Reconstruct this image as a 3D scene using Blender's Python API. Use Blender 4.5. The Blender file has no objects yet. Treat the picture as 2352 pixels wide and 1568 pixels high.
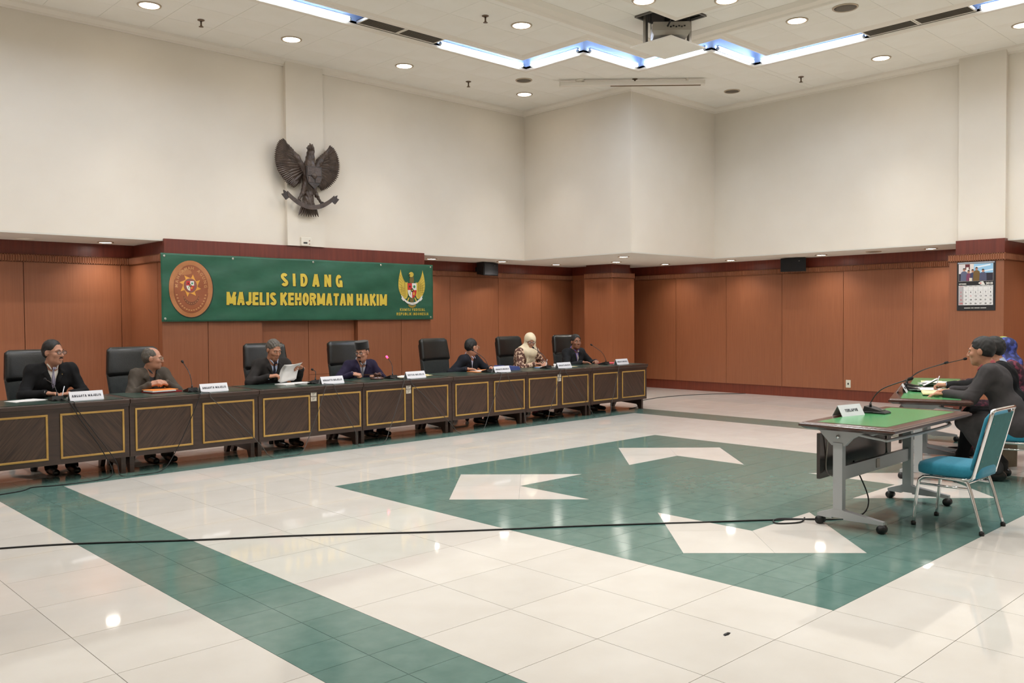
import bpy, bmesh, math, random
import numpy as np
from mathutils import Matrix, Vector

# ------------------------------------------------------------------ camera, world, exposure
SC = bpy.context.scene
COL = SC.collection
CAM_H, FOCAL_PX = 1.56, 2010.86
YAW, PITCH, ROLL = 0.81076, -0.02786, -0.00736
_f = Vector((math.cos(YAW)*math.cos(PITCH), math.sin(YAW)*math.cos(PITCH), math.sin(PITCH)))
_r = Vector((math.sin(YAW), -math.cos(YAW), 0))
_u = _r.cross(_f)
_r, _u = _r*math.cos(ROLL)+_u*math.sin(ROLL), _u*math.cos(ROLL)-_r*math.sin(ROLL)
cam = bpy.data.cameras.new('camera')
cam.sensor_width = 36.0
cam.lens = 36.0*FOCAL_PX/2352.0
cam.clip_start, cam.clip_end = 0.05, 100
cam_o = bpy.data.objects.new('camera', cam)
COL.objects.link(cam_o)
cam_o.matrix_world = Matrix(((_r.x, _u.x, -_f.x, 0), (_r.y, _u.y, -_f.y, 0), (_r.z, _u.z, -_f.z, CAM_H), (0, 0, 0, 1)))
SC.camera = cam_o
world = bpy.data.worlds.new('world')
SC.world = world
world.use_nodes = True
world.node_tree.nodes['Background'].inputs[0].default_value = (1.0, 0.93, 0.84, 1)
world.node_tree.nodes['Background'].inputs[1].default_value = 0.15
SC.view_settings.view_transform = 'Standard'
SC.view_settings.look = 'None'
SC.view_settings.gamma = 1.0
SC.view_settings.use_curve_mapping = False
SC.view_settings.exposure = 0.06
SC.cycles.use_denoising = True
SC.cycles.max_bounces = 5
SC.cycles.diffuse_bounces = 3
SC.cycles.glossy_bounces = 3
SC.cycles.transparent_max_bounces = 4
SC.cycles.use_adaptive_sampling = True
SC.cycles.adaptive_threshold = 0.06
SC.cycles.adaptive_min_samples = 16
SC.cycles.sample_clamp_indirect = 6.0
SC.cycles.caustics_reflective = False
SC.cycles.caustics_refractive = False
# lamp powers (every lamp is built further down as a fitting with its own light)
P_CEIL, P_SOFFIT, P_TUBE = 4.8, 7.0, 46.0
P_WIDE = 7.0
WARM, WARM2, COOL = (1.0, 0.968, 0.928), (1.0, 0.95, 0.88), (0.80, 0.91, 1.0)

random.seed(7)
RNG = random.Random(11)
# main dimensions (metres; camera stands over the origin)
ZC = 5.44            # ceiling
ZS = 2.633           # soffit under the white bulkhead
YL, XR = 13.0, 15.385            # wood walls
WY, WX, NX, NY = 11.94, 14.19, 11.70, 9.36   # white upper walls and the corner notch
X0, Y0 = -2.6, -5.2              # walls behind the photographer

# ------------------------------------------------------------------ materials
def lin(c):
    if isinstance(c, str):
        c = [int(c[i:i+2], 16)/255 for i in (0, 2, 4)]
    else:
        c = [v/255 for v in c]
    return tuple(v/12.92 if v <= 0.04045 else ((v+0.055)/1.055)**2.4 for v in c)

MATS = {}
def mat(name, col, rough=0.5, metal=0.0, col2=None, scale=8.0, stretch=None, bump=0.0, bscale=None, spec=0.5, coat=0.0,
        emit=None, estr=0.0, detail=4.0, lo=0.3, hi=0.7, tex='noise', alpha=None, sheen=0.0):
    if name in MATS:
        return MATS[name]
    m = bpy.data.materials.new(name)
    m.use_nodes = True
    nt = m.node_tree
    b = nt.nodes['Principled BSDF']
    b.inputs['Roughness'].default_value = rough
    b.inputs['Metallic'].default_value = metal
    b.inputs['Specular IOR Level'].default_value = spec
    b.inputs['Coat Weight'].default_value = coat
    b.inputs['Coat Roughness'].default_value = 0.12
    b.inputs['Sheen Weight'].default_value = sheen
    c1 = lin(col)+(1,)
    b.inputs['Base Color'].default_value = c1
    if emit is not None:
        b.inputs['Emission Color'].default_value = lin(emit)+(1,)
        b.inputs['Emission Strength'].default_value = estr
    if col2 is not None or bump:
        tc = nt.nodes.new('ShaderNodeTexCoord')
        mp = nt.nodes.new('ShaderNodeMapping')
        nt.links.new(tc.outputs['Object'], mp.inputs['Vector'])
        if stretch:
            mp.inputs['Scale'].default_value = stretch
        if tex == 'voronoi':
            nz = nt.nodes.new('ShaderNodeTexVoronoi'); nz.inputs['Scale'].default_value = scale; out = nz.outputs['Distance']
        elif tex == 'wave':
            nz = nt.nodes.new('ShaderNodeTexWave'); nz.inputs['Scale'].default_value = scale
            nz.inputs['Distortion'].default_value = 2.5; nz.inputs['Detail'].default_value = 2; out = nz.outputs['Fac']
        else:
            nz = nt.nodes.new('ShaderNodeTexNoise'); nz.inputs['Scale'].default_value = scale
            nz.inputs['Detail'].default_value = detail; out = nz.outputs['Fac']
        nt.links.new(mp.outputs['Vector'], nz.inputs['Vector'])
        if col2 is not None:
            rp = nt.nodes.new('ShaderNodeValToRGB')
            rp.color_ramp.elements[0].position = lo; rp.color_ramp.elements[1].position = hi
            rp.color_ramp.elements[0].color = c1; rp.color_ramp.elements[1].color = lin(col2)+(1,)
            nt.links.new(out, rp.inputs['Fac'])
            nt.links.new(rp.outputs['Color'], b.inputs['Base Color'])
        if bump:
            bp = nt.nodes.new('ShaderNodeBump'); bp.inputs['Strength'].default_value = bump
            bp.inputs['Distance'].default_value = 0.01
            src = out
            if bscale:
                n2 = nt.nodes.new('ShaderNodeTexNoise'); n2.inputs['Scale'].default_value = bscale
                nt.links.new(mp.outputs['Vector'], n2.inputs['Vector']); src = n2.outputs['Fac']
            nt.links.new(src, bp.inputs['Height'])
            nt.links.new(bp.outputs['Normal'], b.inputs['Normal'])
    MATS[name] = m
    return m

# ------------------------------------------------------------------ mesh collecting
class MB:
    def __init__(s):
        s.v = []; s.f = []; s.smooth = []
    def add(s, vs, fs, smooth=False, M=None):
        o = len(s.v)
        if M is not None:
            vs = [tuple(M @ Vector(p)) for p in vs]
        s.v += [tuple(p) for p in vs]
        s.f += [tuple(i+o for i in f) for f in fs]
        s.smooth += [smooth]*len(fs)
        return s
    def box(s, x0, x1, y0, y1, z0, z1, M=None, bev=0.0):
        if bev <= 0:
            vs = [(x0,y0,z0),(x1,y0,z0),(x1,y1,z0),(x0,y1,z0),(x0,y0,z1),(x1,y0,z1),(x1,y1,z1),(x0,y1,z1)]
            fs = [(3,2,1,0),(4,5,6,7),(0,1,5,4),(1,2,6,5),(2,3,7,6),(3,0,4,7)]
            return s.add(vs, fs, False, M)
        bm = bmesh.new()
        bmesh.ops.create_cube(bm, size=1.0)
        for v in bm.verts:
            v.co = Vector((x0+(v.co.x+.5)*(x1-x0), y0+(v.co.y+.5)*(y1-y0), z0+(v.co.z+.5)*(z1-z0)))
        bmesh.ops.bevel(bm, geom=list(bm.edges), offset=bev, segments=2, affect='EDGES', profile=0.5)
        bm.verts.index_update()
        vs = [tuple(v.co) for v in bm.verts]; fs = [[v.index for v in f.verts] for f in bm.faces]
        bm.free()
        return s.add(vs, fs, bev > 0.012, M)
    def prism(s, poly, a0, a1, axis='z', M=None):
        n = len(poly)
        def P(p, a):
            return (p[0], p[1], a) if axis == 'z' else ((p[0], a, p[1]) if axis == 'y' else (a, p[0], p[1]))
        vs = [P(p, a0) for p in poly]+[P(p, a1) for p in poly]
        fs = [tuple(range(n))[::-1], tuple(range(n, 2*n))]+[(i, (i+1) % n, n+(i+1) % n, n+i) for i in range(n)]
        return s.add(vs, fs, False, M)
    def tube(s, pts, r, n=8, M=None, caps=True, flat=1.0):
        pts = [Vector(p) for p in pts]
        rs = r if isinstance(r, (list, tuple)) else [r]*len(pts)
        vs = []; fs = []
        prev = None
        for i, p in enumerate(pts):
            t = (pts[min(i+1, len(pts)-1)]-pts[max(i-1, 0)]).normalized()
            if prev is None:
                a = Vector((0, 0, 1)) if abs(t.z) < .9 else Vector((1, 0, 0))
                u = t.cross(a).normalized()
            else:
                u = (prev-t*prev.dot(t)).normalized()
            prev = u
            w = t.cross(u)
            for k in range(n):
                an = 2*math.pi*k/n
                vs.append(tuple(p+u*(math.cos(an)*rs[i])+w*(math.sin(an)*rs[i]*flat)))
        for i in range(len(pts)-1):
            for k in range(n):
                k2 = (k+1) % n
                fs.append((i*n+k, i*n+k2, (i+1)*n+k2, (i+1)*n+k))
        if caps:
            fs.append(tuple(range(n))[::-1]); fs.append(tuple(range((len(pts)-1)*n, len(pts)*n)))
        return s.add(vs, fs, True, M)
    def lathe(s, prof, n=20, M=None, smooth=True):
        vs = []; fs = []
        for (r, z) in prof:
            for k in range(n):
                an = 2*math.pi*k/n
                vs.append((r*math.cos(an), r*math.sin(an), z))
        for i in range(len(prof)-1):
            for k in range(n):
                k2 = (k+1) % n
                fs.append((i*n+k, i*n+k2, (i+1)*n+k2, (i+1)*n+k))
        fs.append(tuple(range(n))[::-1]); fs.append(tuple(range((len(prof)-1)*n, len(prof)*n)))
        return s.add(vs, fs, smooth, M)
    def loft(s, rings, caps=True, closed=True, smooth=True, M=None):
        n = len(rings[0]); vs = [p for r in rings for p in r]; fs = []
        for i in range(len(rings)-1):
            for k in range(n if closed else n-1):
                k2 = (k+1) % n
                fs.append((i*n+k, i*n+k2, (i+1)*n+k2, (i+1)*n+k))
        if caps:
            fs.append(tuple(range(n))[::-1]); fs.append(tuple(range((len(rings)-1)*n, len(rings)*n)))
        return s.add(vs, fs, smooth, M)
    def sweep(s, prof, path, z=0.0, closed=False):
        """profile points (offset to the left of the travel direction, height) mitred along a level path"""
        P = [Vector((p[0], p[1])) for p in path]; n = len(P); rings = []
        for i in range(n):
            d0 = (P[i]-P[i-1]).normalized() if (i > 0 or closed) else None
            d1 = (P[(i+1) % n]-P[i]).normalized() if (i < n-1 or closed) else None
            d0 = d0 if d0 is not None else d1; d1 = d1 if d1 is not None else d0
            n0 = Vector((-d0.y, d0.x)); n1 = Vector((-d1.y, d1.x))
            b = (n0+n1).normalized(); k = 1/max(.2, b.dot(n0))
            rings.append([(P[i].x+b.x*k*o, P[i].y+b.y*k*o, z+h) for o, h in prof])
        if closed:
            rings.append(rings[0])
        return s.loft(rings, caps=not closed, smooth=False)
    def build(s, name, m, parent=None, loc=None, rot=None, smooth=None, label=None, kind=None):
        me = bpy.data.meshes.new(name)
        me.from_pydata(s.v, [], s.f)
        sm = s.smooth if smooth is None else [smooth]*len(s.f)
        me.polygons.foreach_set('use_smooth', sm)
        me.materials.append(m)
        me.validate()
        bm = bmesh.new(); bm.from_mesh(me)
        bmesh.ops.recalc_face_normals(bm, faces=bm.faces); bm.to_mesh(me); bm.free()
        if any(sm) and not all(sm):
            pass
        o = bpy.data.objects.new(name, me)
        COL.objects.link(o)
        if parent is not None:
            o.parent = parent
        if loc is not None:
            o.location = loc
        if rot is not None:
            o.rotation_euler = rot
        if label:
            o['label'] = label
        if kind:
            o['kind'] = kind
        return o

def link_mesh(name, me, parent=None, loc=None, rot=None, kind=None):
    o = bpy.data.objects.new(name, me); COL.objects.link(o)
    if parent is not None: o.parent = parent
    if loc is not None: o.location = loc
    if rot is not None: o.rotation_euler = rot
    if kind: o['kind'] = kind
    return o

def thing(name, label, cat, loc=(0, 0, 0), rz=0.0, group=None):
    o = bpy.data.objects.new(name, None); COL.objects.link(o)
    o.empty_display_size = 0.05
    o.location = loc; o.rotation_euler = (0, 0, rz)
    o['label'] = label; o['category'] = cat
    if group: o['group'] = group
    return o

def tag(o, label, cat, group=None):
    o['label'] = label; o['category'] = cat
    if group: o['group'] = group
    return o

def struct(o):
    o['kind'] = 'structure'
    return o

def copy_tree(root, loc=None, rz=None, label=None, parent=None):
    c = root.copy(); COL.objects.link(c); c.parent = parent
    if loc is not None: c.location = loc
    if rz is not None: c.rotation_euler = (0, 0, rz)
    if label: c['label'] = label
    for ch in list(root.children):
        copy_tree(ch, parent=c)
    return c

def text_mesh(name, body, size, m, parent=None, M=None, bold=0.0, sx=1.0, align='CENTER', depth=0.0005, width=None, spacing=1.0):
    """lettering in the local XY plane of matrix M (x = reading direction, y = up)"""
    cu = bpy.data.curves.new(name, 'FONT')
    cu.body = body; cu.size = size; cu.align_x = align; cu.align_y = 'CENTER'
    cu.offset = bold; cu.extrude = depth; cu.resolution_u = 3; cu.space_character = spacing
    t = bpy.data.objects.new(name+'_tmp', cu); COL.objects.link(t)
    dg = bpy.context.evaluated_depsgraph_get()
    me = bpy.data.meshes.new_from_object(t.evaluated_get(dg))
    bpy.data.objects.remove(t); bpy.data.curves.remove(cu)
    me.name = name
    co = np.empty(len(me.vertices)*3, dtype=np.float32); me.vertices.foreach_get('co', co); co = co.reshape(-1, 3)
    if width:
        w = co[:, 0].max()-co[:, 0].min(); sx = width/w
    co[:, 0] *= sx
    if M is not None:
        A = np.array(M); co = co @ A[:3, :3].T + A[:3, 3]
    me.vertices.foreach_set('co', co.astype(np.float32).ravel())
    me.materials.clear(); me.materials.append(m)
    me.update()
    o = bpy.data.objects.new(name, me); COL.objects.link(o)
    if parent is not None: o.parent = parent
    return o

def frame(origin, ex, ey, ez):
    ex, ey, ez = Vector(ex), Vector(ey), Vector(ez)
    return Matrix(((ex.x, ey.x, ez.x, origin[0]), (ex.y, ey.y, ez.y, origin[1]), (ex.z, ey.z, ez.z, origin[2]), (0, 0, 0, 1)))

def spline(pts, n=6):
    """Catmull-Rom through points"""
    P = [Vector(p) for p in pts]; out = []
    for i in range(len(P)-1):
        p0 = P[max(i-1, 0)]; p1 = P[i]; p2 = P[i+1]; p3 = P[min(i+2, len(P)-1)]
        for k in range(n):
            t = k/n
            out.append(0.5*((2*p1)+(p2-p0)*t+(2*p0-5*p1+4*p2-p3)*t*t+(3*p1-p0-3*p2+p3)*t**3))
    out.append(P[-1])
    return out

def in_view(p, margin=60):
    d = Vector(p)-Vector((0, 0, CAM_H)); w = d.dot(_f)
    if w < .3: return False
    x = 1176+FOCAL_PX*d.dot(_r)/w; y = 784-FOCAL_PX*d.dot(_u)/w
    return -margin < x < 2352+margin and -margin < y < 1568+margin

# ------------------------------------------------------------------ pen-stroke capitals for signs
def arc(cx, cz, rx, rz, a0, a1, n=10): return [(cx+rx*math.cos(math.radians(a0+(a1-a0)*k/n)), cz+rz*math.sin(math.radians(a0+(a1-a0)*k/n))) for k in range(n+1)]
# heavy condensed capitals as broad pen strokes in a box one unit high (stroke centre lines keep half a stroke inside)
q_ = .115; L_, R_, T_, B_, C_ = q_, .60-q_, 1-q_*.9, q_*.9, .30
GL = {'I': (.24, [[(.12, 0), (.12, 1)]]), 'L': (.50, [[(L_, 1), (L_, 0)], [(L_, B_), (.50, B_)]]), 'T': (.54, [[(.27, 0), (.27, 1)], [(0, T_), (.54, T_)]]),
      'E': (.53, [[(L_, 0), (L_, 1)], [(L_, T_), (.53, T_)], [(L_, B_), (.53, B_)], [(L_, .52), (.49, .52)]]), 'H': (.60, [[(L_, 0), (L_, 1)], [(R_, 0), (R_, 1)], [(L_, .52), (R_, .52)]]),
      'N': (.62, [[(L_, 0), (L_, 1)], [(.62-q_, 0), (.62-q_, 1)], [(L_, .96), (.62-q_, .04)]]), 'M': (.78, [[(L_, 0), (L_, 1)], [(.78-q_, 0), (.78-q_, 1)], [(L_, .97), (.39, .12)], [(.78-q_, .97), (.39, .12)]]),
      'A': (.64, [[(.105, 0), (.30, 1)], [(.535, 0), (.34, 1)], [(.16, .28), (.48, .28)]]), 'K': (.62, [[(L_, 0), (L_, 1)], [(L_, .38), (.54, 1)], [(.24, .56), (.56, 0)]]),
      'R': (.61, [[(L_, 0), (L_, 1)], [(L_, T_)]+arc(.32, .735, .17, .163, 90, -90)+[(L_, .572)], [(.30, .55), (.52, 0)]]), 'D': (.60, [[(L_, 0), (L_, 1)], [(L_, T_), (.26, T_)]+arc(.26, .5, .225, .397, 90, -90)[1:-1]+[(.26, B_), (L_, B_)]]),
      'O': (.60, [arc(C_, .5, C_-q_, .5-B_, 0, 360, 20)]), 'G': (.60, [arc(C_, .5, C_-q_, .5-B_, 40, 350, 16)+[(.60-q_, .45)], [(.34, .44), (.60, .44)], [(.60-q_*.8, .44), (.60-q_*.8, 0)]]),
      'S': (.56, [arc(.28, .735, .18, .163, 20, 230, 10)+arc(.28, .262, .18, .163, 70, -160, 10)]), 'J': (.48, [[(.48-q_, 1), (.48-q_, .27)]+arc(.235, .27, .13, .175, 0, -180, 8)]),
      'U': (.60, [[(L_, 1), (L_, .3)]+arc(C_, .3, C_-q_, .3-B_, 180, 360, 10)+[(R_, 1)]]), 'Y': (.60, [[(.30, 0), (.30, .48)], [(.10, 1), (.30, .44)], [(.50, 1), (.30, .44)]]),
      'P': (.58, [[(L_, 0), (L_, 1)], [(L_, T_)]+arc(.31, .72, .165, .175, 90, -90)+[(L_, .545)]]), 'B': (.60, [[(L_, 0), (L_, 1)], [(L_, T_)]+arc(.31, .745, .16, .15, 90, -90)+[(L_, .575)], [(L_, .54)]+arc(.32, .322, .175, .22, 90, -90)+[(L_, B_)]])}
def stroke(mb, pts, half, y0, y1):
    P = [Vector((p[0], p[1])) for p in pts]; n = len(P); closed = (P[0]-P[-1]).length < 1e-6
    Ls, Rs = [], []
    for i in range(n):
        d0 = (P[i]-P[i-1]).normalized() if i > 0 else ((P[0]-P[-2]).normalized() if closed else None)
        d1 = (P[i+1]-P[i]).normalized() if i < n-1 else ((P[1]-P[0]).normalized() if closed else None)
        d0 = d0 or d1; d1 = d1 or d0
        m_ = Vector((-d0.y, d0.x))+Vector((-d1.y, d1.x)); m_.normalize()
        k = half/max(.45, m_.dot(Vector((-d0.y, d0.x))))
        Ls.append(P[i]+m_*k); Rs.append(P[i]-m_*k)
    rings = [[(l.x, y0, l.y), (r.x, y0, r.y), (r.x, y1, r.y), (l.x, y1, l.y)] for l, r in zip(Ls, Rs)]
    mb.loft(rings, smooth=False)

def stroke_text(name, body, w, h, m, parent, M, half=.09, gap=.16, space=.34, depth=.0008):
    """one mesh of capitals, centred in the local XY plane of M"""
    adv = sum((space if c == ' ' else GL[c][0]+gap) for c in body)-gap
    sx = w/adv; x = -w/2; mb = MB()
    for c in body:
        if c == ' ': x += space*sx; continue
        gw, st = GL[c]
        for i_, s_ in enumerate(st):
            t_ = MB(); stroke(t_, [(x+p_[0]*sx, -h/2+p_[1]*h) for p_ in s_], half*min(sx, h), -depth-.0001*i_, 0)
            mb.add([(v[0], v[2], -v[1]) for v in t_.v], t_.f, False, M)
        x += (gw+gap)*sx
    return mb.build(name, m, parent)
# ------------------------------------------------------------------ surface materials
def wood(name, c1, c2, rough=0.38, sc=(9, 9, 0.35), coat=0.15, rot=None, contrast=(0.25, 0.75), rnd=0.10):
    m = bpy.data.materials.new(name); m.use_nodes = True
    nt = m.node_tree; b = nt.nodes['Principled BSDF']
    tc = nt.nodes.new('ShaderNodeTexCoord'); mp = nt.nodes.new('ShaderNodeMapping')
    src = tc.outputs['Object']
    if rot is not None:
        m0 = nt.nodes.new('ShaderNodeMapping'); m0.inputs['Rotation'].default_value = rot
        nt.links.new(src, m0.inputs['Vector']); src = m0.outputs['Vector']
    mp.inputs['Scale'].default_value = sc
    nt.links.new(src, mp.inputs['Vector'])
    n1 = nt.nodes.new('ShaderNodeTexNoise'); n1.inputs['Scale'].default_value = 4.0; n1.inputs['Detail'].default_value = 6.0
    n1.inputs['Distortion'].default_value = 0.4
    nt.links.new(mp.outputs['Vector'], n1.inputs['Vector'])
    rp = nt.nodes.new('ShaderNodeValToRGB')
    rp.color_ramp.elements[0].position, rp.color_ramp.elements[1].position = contrast
    rp.color_ramp.elements[0].color = lin(c1)+(1,); rp.color_ramp.elements[1].color = lin(c2)+(1,)
    nt.links.new(n1.outputs['Fac'], rp.inputs['Fac'])
    oi = nt.nodes.new('ShaderNodeObjectInfo')
    mr = nt.nodes.new('ShaderNodeMapRange'); mr.inputs['To Min'].default_value = 1-rnd; mr.inputs['To Max'].default_value = 1+rnd
    nt.links.new(oi.outputs['Random'], mr.inputs['Value'])
    hs = nt.nodes.new('ShaderNodeHueSaturation')
    nt.links.new(rp.outputs['Color'], hs.inputs['Color']); nt.links.new(mr.outputs['Result'], hs.inputs['Value'])
    nt.links.new(hs.outputs['Color'], b.inputs['Base Color'])
    b.inputs['Roughness'].default_value = rough
    b.inputs['Coat Weight'].default_value = coat; b.inputs['Coat Roughness'].default_value = 0.25
    MATS[name] = m
    return m

def floor_mat(name, c1, c2, rough, sc):
    m = bpy.data.materials.new(name); m.use_nodes = True
    nt = m.node_tree; b = nt.nodes['Principled BSDF']
    tc = nt.nodes.new('ShaderNodeTexCoord')
    ge = nt.nodes.new('ShaderNodeNewGeometry')
    n1 = nt.nodes.new('ShaderNodeTexNoise'); n1.inputs['Scale'].default_value = sc; n1.inputs['Detail'].default_value = 5.0
    nt.links.new(ge.outputs['Position'], n1.inputs['Vector'])
    rp = nt.nodes.new('ShaderNodeValToRGB')
    rp.color_ramp.elements[0].position, rp.color_ramp.elements[1].position = 0.3, 0.7
    rp.color_ramp.elements[0].color = lin(c1)+(1,); rp.color_ramp.elements[1].color = lin(c2)+(1,)
    nt.links.new(n1.outputs['Fac'], rp.inputs['Fac'])
    oi = nt.nodes.new('ShaderNodeObjectInfo')
    mr = nt.nodes.new('ShaderNodeMapRange'); mr.inputs['To Min'].default_value = 0.965; mr.inputs['To Max'].default_value = 1.03
    nt.links.new(oi.outputs['Random'], mr.inputs['Value'])
    hs = nt.nodes.new('ShaderNodeHueSaturation')
    nt.links.new(rp.outputs['Color'], hs.inputs['Color']); nt.links.new(mr.outputs['Result'], hs.inputs['Value'])
    nt.links.new(hs.outputs['Color'], b.inputs['Base Color'])
    n2 = nt.nodes.new('ShaderNodeTexNoise'); n2.inputs['Scale'].default_value = 2.2; n2.inputs['Detail'].default_value = 3
    nt.links.new(ge.outputs['Position'], n2.inputs['Vector'])
    m2 = nt.nodes.new('ShaderNodeMapRange'); m2.inputs['To Min'].default_value = rough*0.7; m2.inputs['To Max'].default_value = rough*1.4
    nt.links.new(n2.outputs['Fac'], m2.inputs['Value']); nt.links.new(m2.outputs['Result'], b.inputs['Roughness'])
    MATS[name] = m
    return m

M_WOOD = wood('wall_veneer', (134, 80, 52), (150, 93, 62), rough=0.42, coat=0.12, sc=(16, 16, 0.5), contrast=(.2,.8), rnd=.05)
M_WOODR = wood('cornice_red', (92, 36, 24), (116, 48, 32), rough=0.4, coat=0.1)
M_BASE = wood('plinth_wood', (96, 40, 24), (118, 54, 34), rough=0.4)
M_WHITE = mat('wall_paint', (236, 227, 213), 0.85, col2=(231, 221, 206), scale=1.3, spec=0.25)
M_CEIL = mat('ceiling_paint', (247, 242, 233), 0.9, col2=(243, 237, 226), scale=1.8, spec=0.2, bump=0.05, bscale=160)
M_SOFF = mat('soffit_paint', (222, 217, 206), 0.85, spec=0.2)
M_MOULD = mat('moulding_paint', (238, 229, 216), 0.75, spec=0.3)
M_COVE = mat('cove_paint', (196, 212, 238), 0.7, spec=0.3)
M_TW = floor_mat('tile_white', (219, 214, 206), (226, 222, 215), 0.045, 3.0)
M_TG = floor_mat('tile_green', (95, 128, 120), (107, 139, 131), 0.11, 9.0)
M_GROUT = mat('grout', (150, 140, 125), 0.9)

# ------------------------------------------------------------------ floor: tiles laid on a screed
floor = struct(MB().box(X0, XR+.3, Y0, YL+.3, -0.12, -0.006).build('floor', M_GROUT))
def lines(anchor_pairs, lo, hi, pitch):
    out = []
    for a, b, n in anchor_pairs:
        out += [a+(b-a)*i/n for i in range(n)]
    out.append(anchor_pairs[-1][1])
    while out[0] > lo: out.insert(0, out[0]-pitch)
    while out[-1] < hi: out.append(out[-1]+pitch)
    return out
SX0, SX1, SY0, SY1 = 4.378, 9.25, 2.158, 7.02
GX = lines([(1.97, 2.585, 1), (2.585, SX0, 3), (SX0, SX1, 8), (SX1, 11.13, 3), (11.13, 11.765, 1)], X0, XR, 0.61)
GY = lines([(-0.28, 0.33, 1), (0.33, SY0, 3), (SY0, SY1, 8), (SY1, 8.85, 3), (8.85, 9.465, 1)], Y0, YL, 0.61)
cells_w, cells_g = [], []
for i in range(len(GX)-1):
    for j in range(len(GY)-1):
        x0, x1, y0, y1 = GX[i], min(GX[i+1], XR+.1), GY[j], min(GY[j+1], YL+.1)
        cx, cy = (x0+x1)/2, (y0+y1)/2
        insq = SX0 < cx < SX1 and SY0 < cy < SY1
        inrim = 1.97 < cx < 11.765 and -0.28 < cy < 9.465
        band = inrim and (cx < 2.585 or cx > 11.13 or cy > 8.85 or cy < 0.33)
        if insq or band:
            for a in (0, 1):
                for b in (0, 1):
                    cells_g.append((x0+(x1-x0)*a/2, x0+(x1-x0)*(a+1)/2, y0+(y1-y0)*b/2, y0+(y1-y0)*(b+1)/2, insq))
        else:
            cells_w.append((x0, x1, y0, y1))
TILE_CACHE = {}
def lay(cells, name, m, gap, limit):
    vis = [c for c in cells if any(in_view((c[a], c[b], 0), 10) for a in (0, 1) for b in (2, 3))]
    vis.sort(key=lambda c: ((c[0]+c[1])/2)**2+((c[2]+c[3])/2)**2)
    one = vis[:limit]; keep = set(id(c) for c in one)
    for c in one:
        w, d = round(c[1]-c[0], 4), round(c[3]-c[2], 4)
        key = (name, w, d)
        if key not in TILE_CACHE:
            o = MB().box(-w/2+gap, w/2-gap, -d/2+gap, d/2-gap, -0.008, 0).build(name, m, floor)
            TILE_CACHE[key] = o.data
            o.location = ((c[0]+c[1])/2, (c[2]+c[3])/2, 0)
        else:
            link_mesh(name, TILE_CACHE[key], floor, ((c[0]+c[1])/2, (c[2]+c[3])/2, 0))
    mb = MB()
    for c in cells:
        if id(c) not in keep:
            mb.box(c[0]+gap, c[1]-gap, c[2]+gap, c[3]-gap, -0.008, 0)
    if mb.v:
        mb.build('distant_'+name, m, floor, kind='stuff')
lay(cells_w, 'white_tile', M_TW, 0.0016, 290)
lay(cells_g, 'green_tile', M_TG, 0.0013, 296)
# white arrow tiles set diagonally in the green square
DD = 0.846
for cx, cy, miss in ((5.592, 5.79, 'se'), (8.034, 5.79, 'sw'), (5.592, 3.374, 'ne'), (8.034, 3.374, 'nw')):
    V = {'n': (0, DD), 'e': (DD, 0), 's': (0, -DD), 'w': (-DD, 0)}
    mid = lambda a, b: ((V[a][0]+V[b][0])/2, (V[a][1]+V[b][1])/2)
    nb = {'n': ('w', 'e'), 'e': ('n', 's'), 's': ('e', 'w'), 'w': ('s', 'n')}
    for k in 'nesw':
        a, b = nb[k]
        if k in miss:
            other = a if a not in miss else b
            poly = [(0, 0), V[k], mid(k, other)]
        else:
            poly = [(0, 0), mid(k, a), V[k], mid(k, b)]
        c = (sum(p[0] for p in poly)/len(poly), sum(p[1] for p in poly)/len(poly))
        area = sum(poly[i][0]*poly[(i+1) % len(poly)][1]-poly[(i+1) % len(poly)][0]*poly[i][1] for i in range(len(poly)))
        if area < 0: poly = poly[::-1]
        poly = [(c[0]+(p[0]-c[0])*.997+cx, c[1]+(p[1]-c[1])*.997+cy) for p in poly]
        MB().prism(poly, -0.004, 0.0012).build('arrow_tile', M_TW, floor)

# ------------------------------------------------------------------ wood-clad lower walls
def flutes_x(mb, x0, x1, y, z0, z1, pitch=0.032, depth=0.008, sgn=-1):
    """ribbed strip facing -y (sgn=-1), ribs across x"""
    n = max(1, int((x1-x0)/pitch)); p = (x1-x0)/n
    prof = []
    for i in range(n):
        a = x0+i*p
        prof += [(a, 0), (a+.25*p, depth), (a+.75*p, depth), (a+p, 0)]
    pts = [(px, y+sgn*d) for px, d in prof]
    vs = [(p_[0], p_[1], z0) for p_ in pts]+[(p_[0], p_[1], z1) for p_ in pts]
    n2 = len(pts)
    mb.add(vs, [(i, i+1, n2+i+1, n2+i) for i in range(n2-1)])
    mb.box(x0, x1, y+sgn*depth, y+.02, z0, z0+.012); mb.box(x0, x1, y+sgn*depth, y+.02, z1-.012, z1)

def flutes_y(mb, y0, y1, x, z0, z1, pitch=0.032, depth=0.008):
    n = max(1, int((y1-y0)/pitch)); p = (y1-y0)/n
    prof = []
    for i in range(n):
        a = y0+i*p
        prof += [(a, 0), (a+.25*p, depth), (a+.75*p, depth), (a+p, 0)]
    pts = [(x-d, py) for py, d in prof]
    vs = [(p_[0], p_[1], z0) for p_ in pts]+[(p_[0], p_[1], z1) for p_ in pts]
    n2 = len(pts)
    mb.add(vs, [(i, i+1, n2+i+1, n2+i) for i in range(n2-1)])
    mb.box(x-depth, x+.02, y0, y1, z0, z0+.012); mb.box(x-depth, x+.02, y0, y1, z1-.012, z1)

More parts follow.
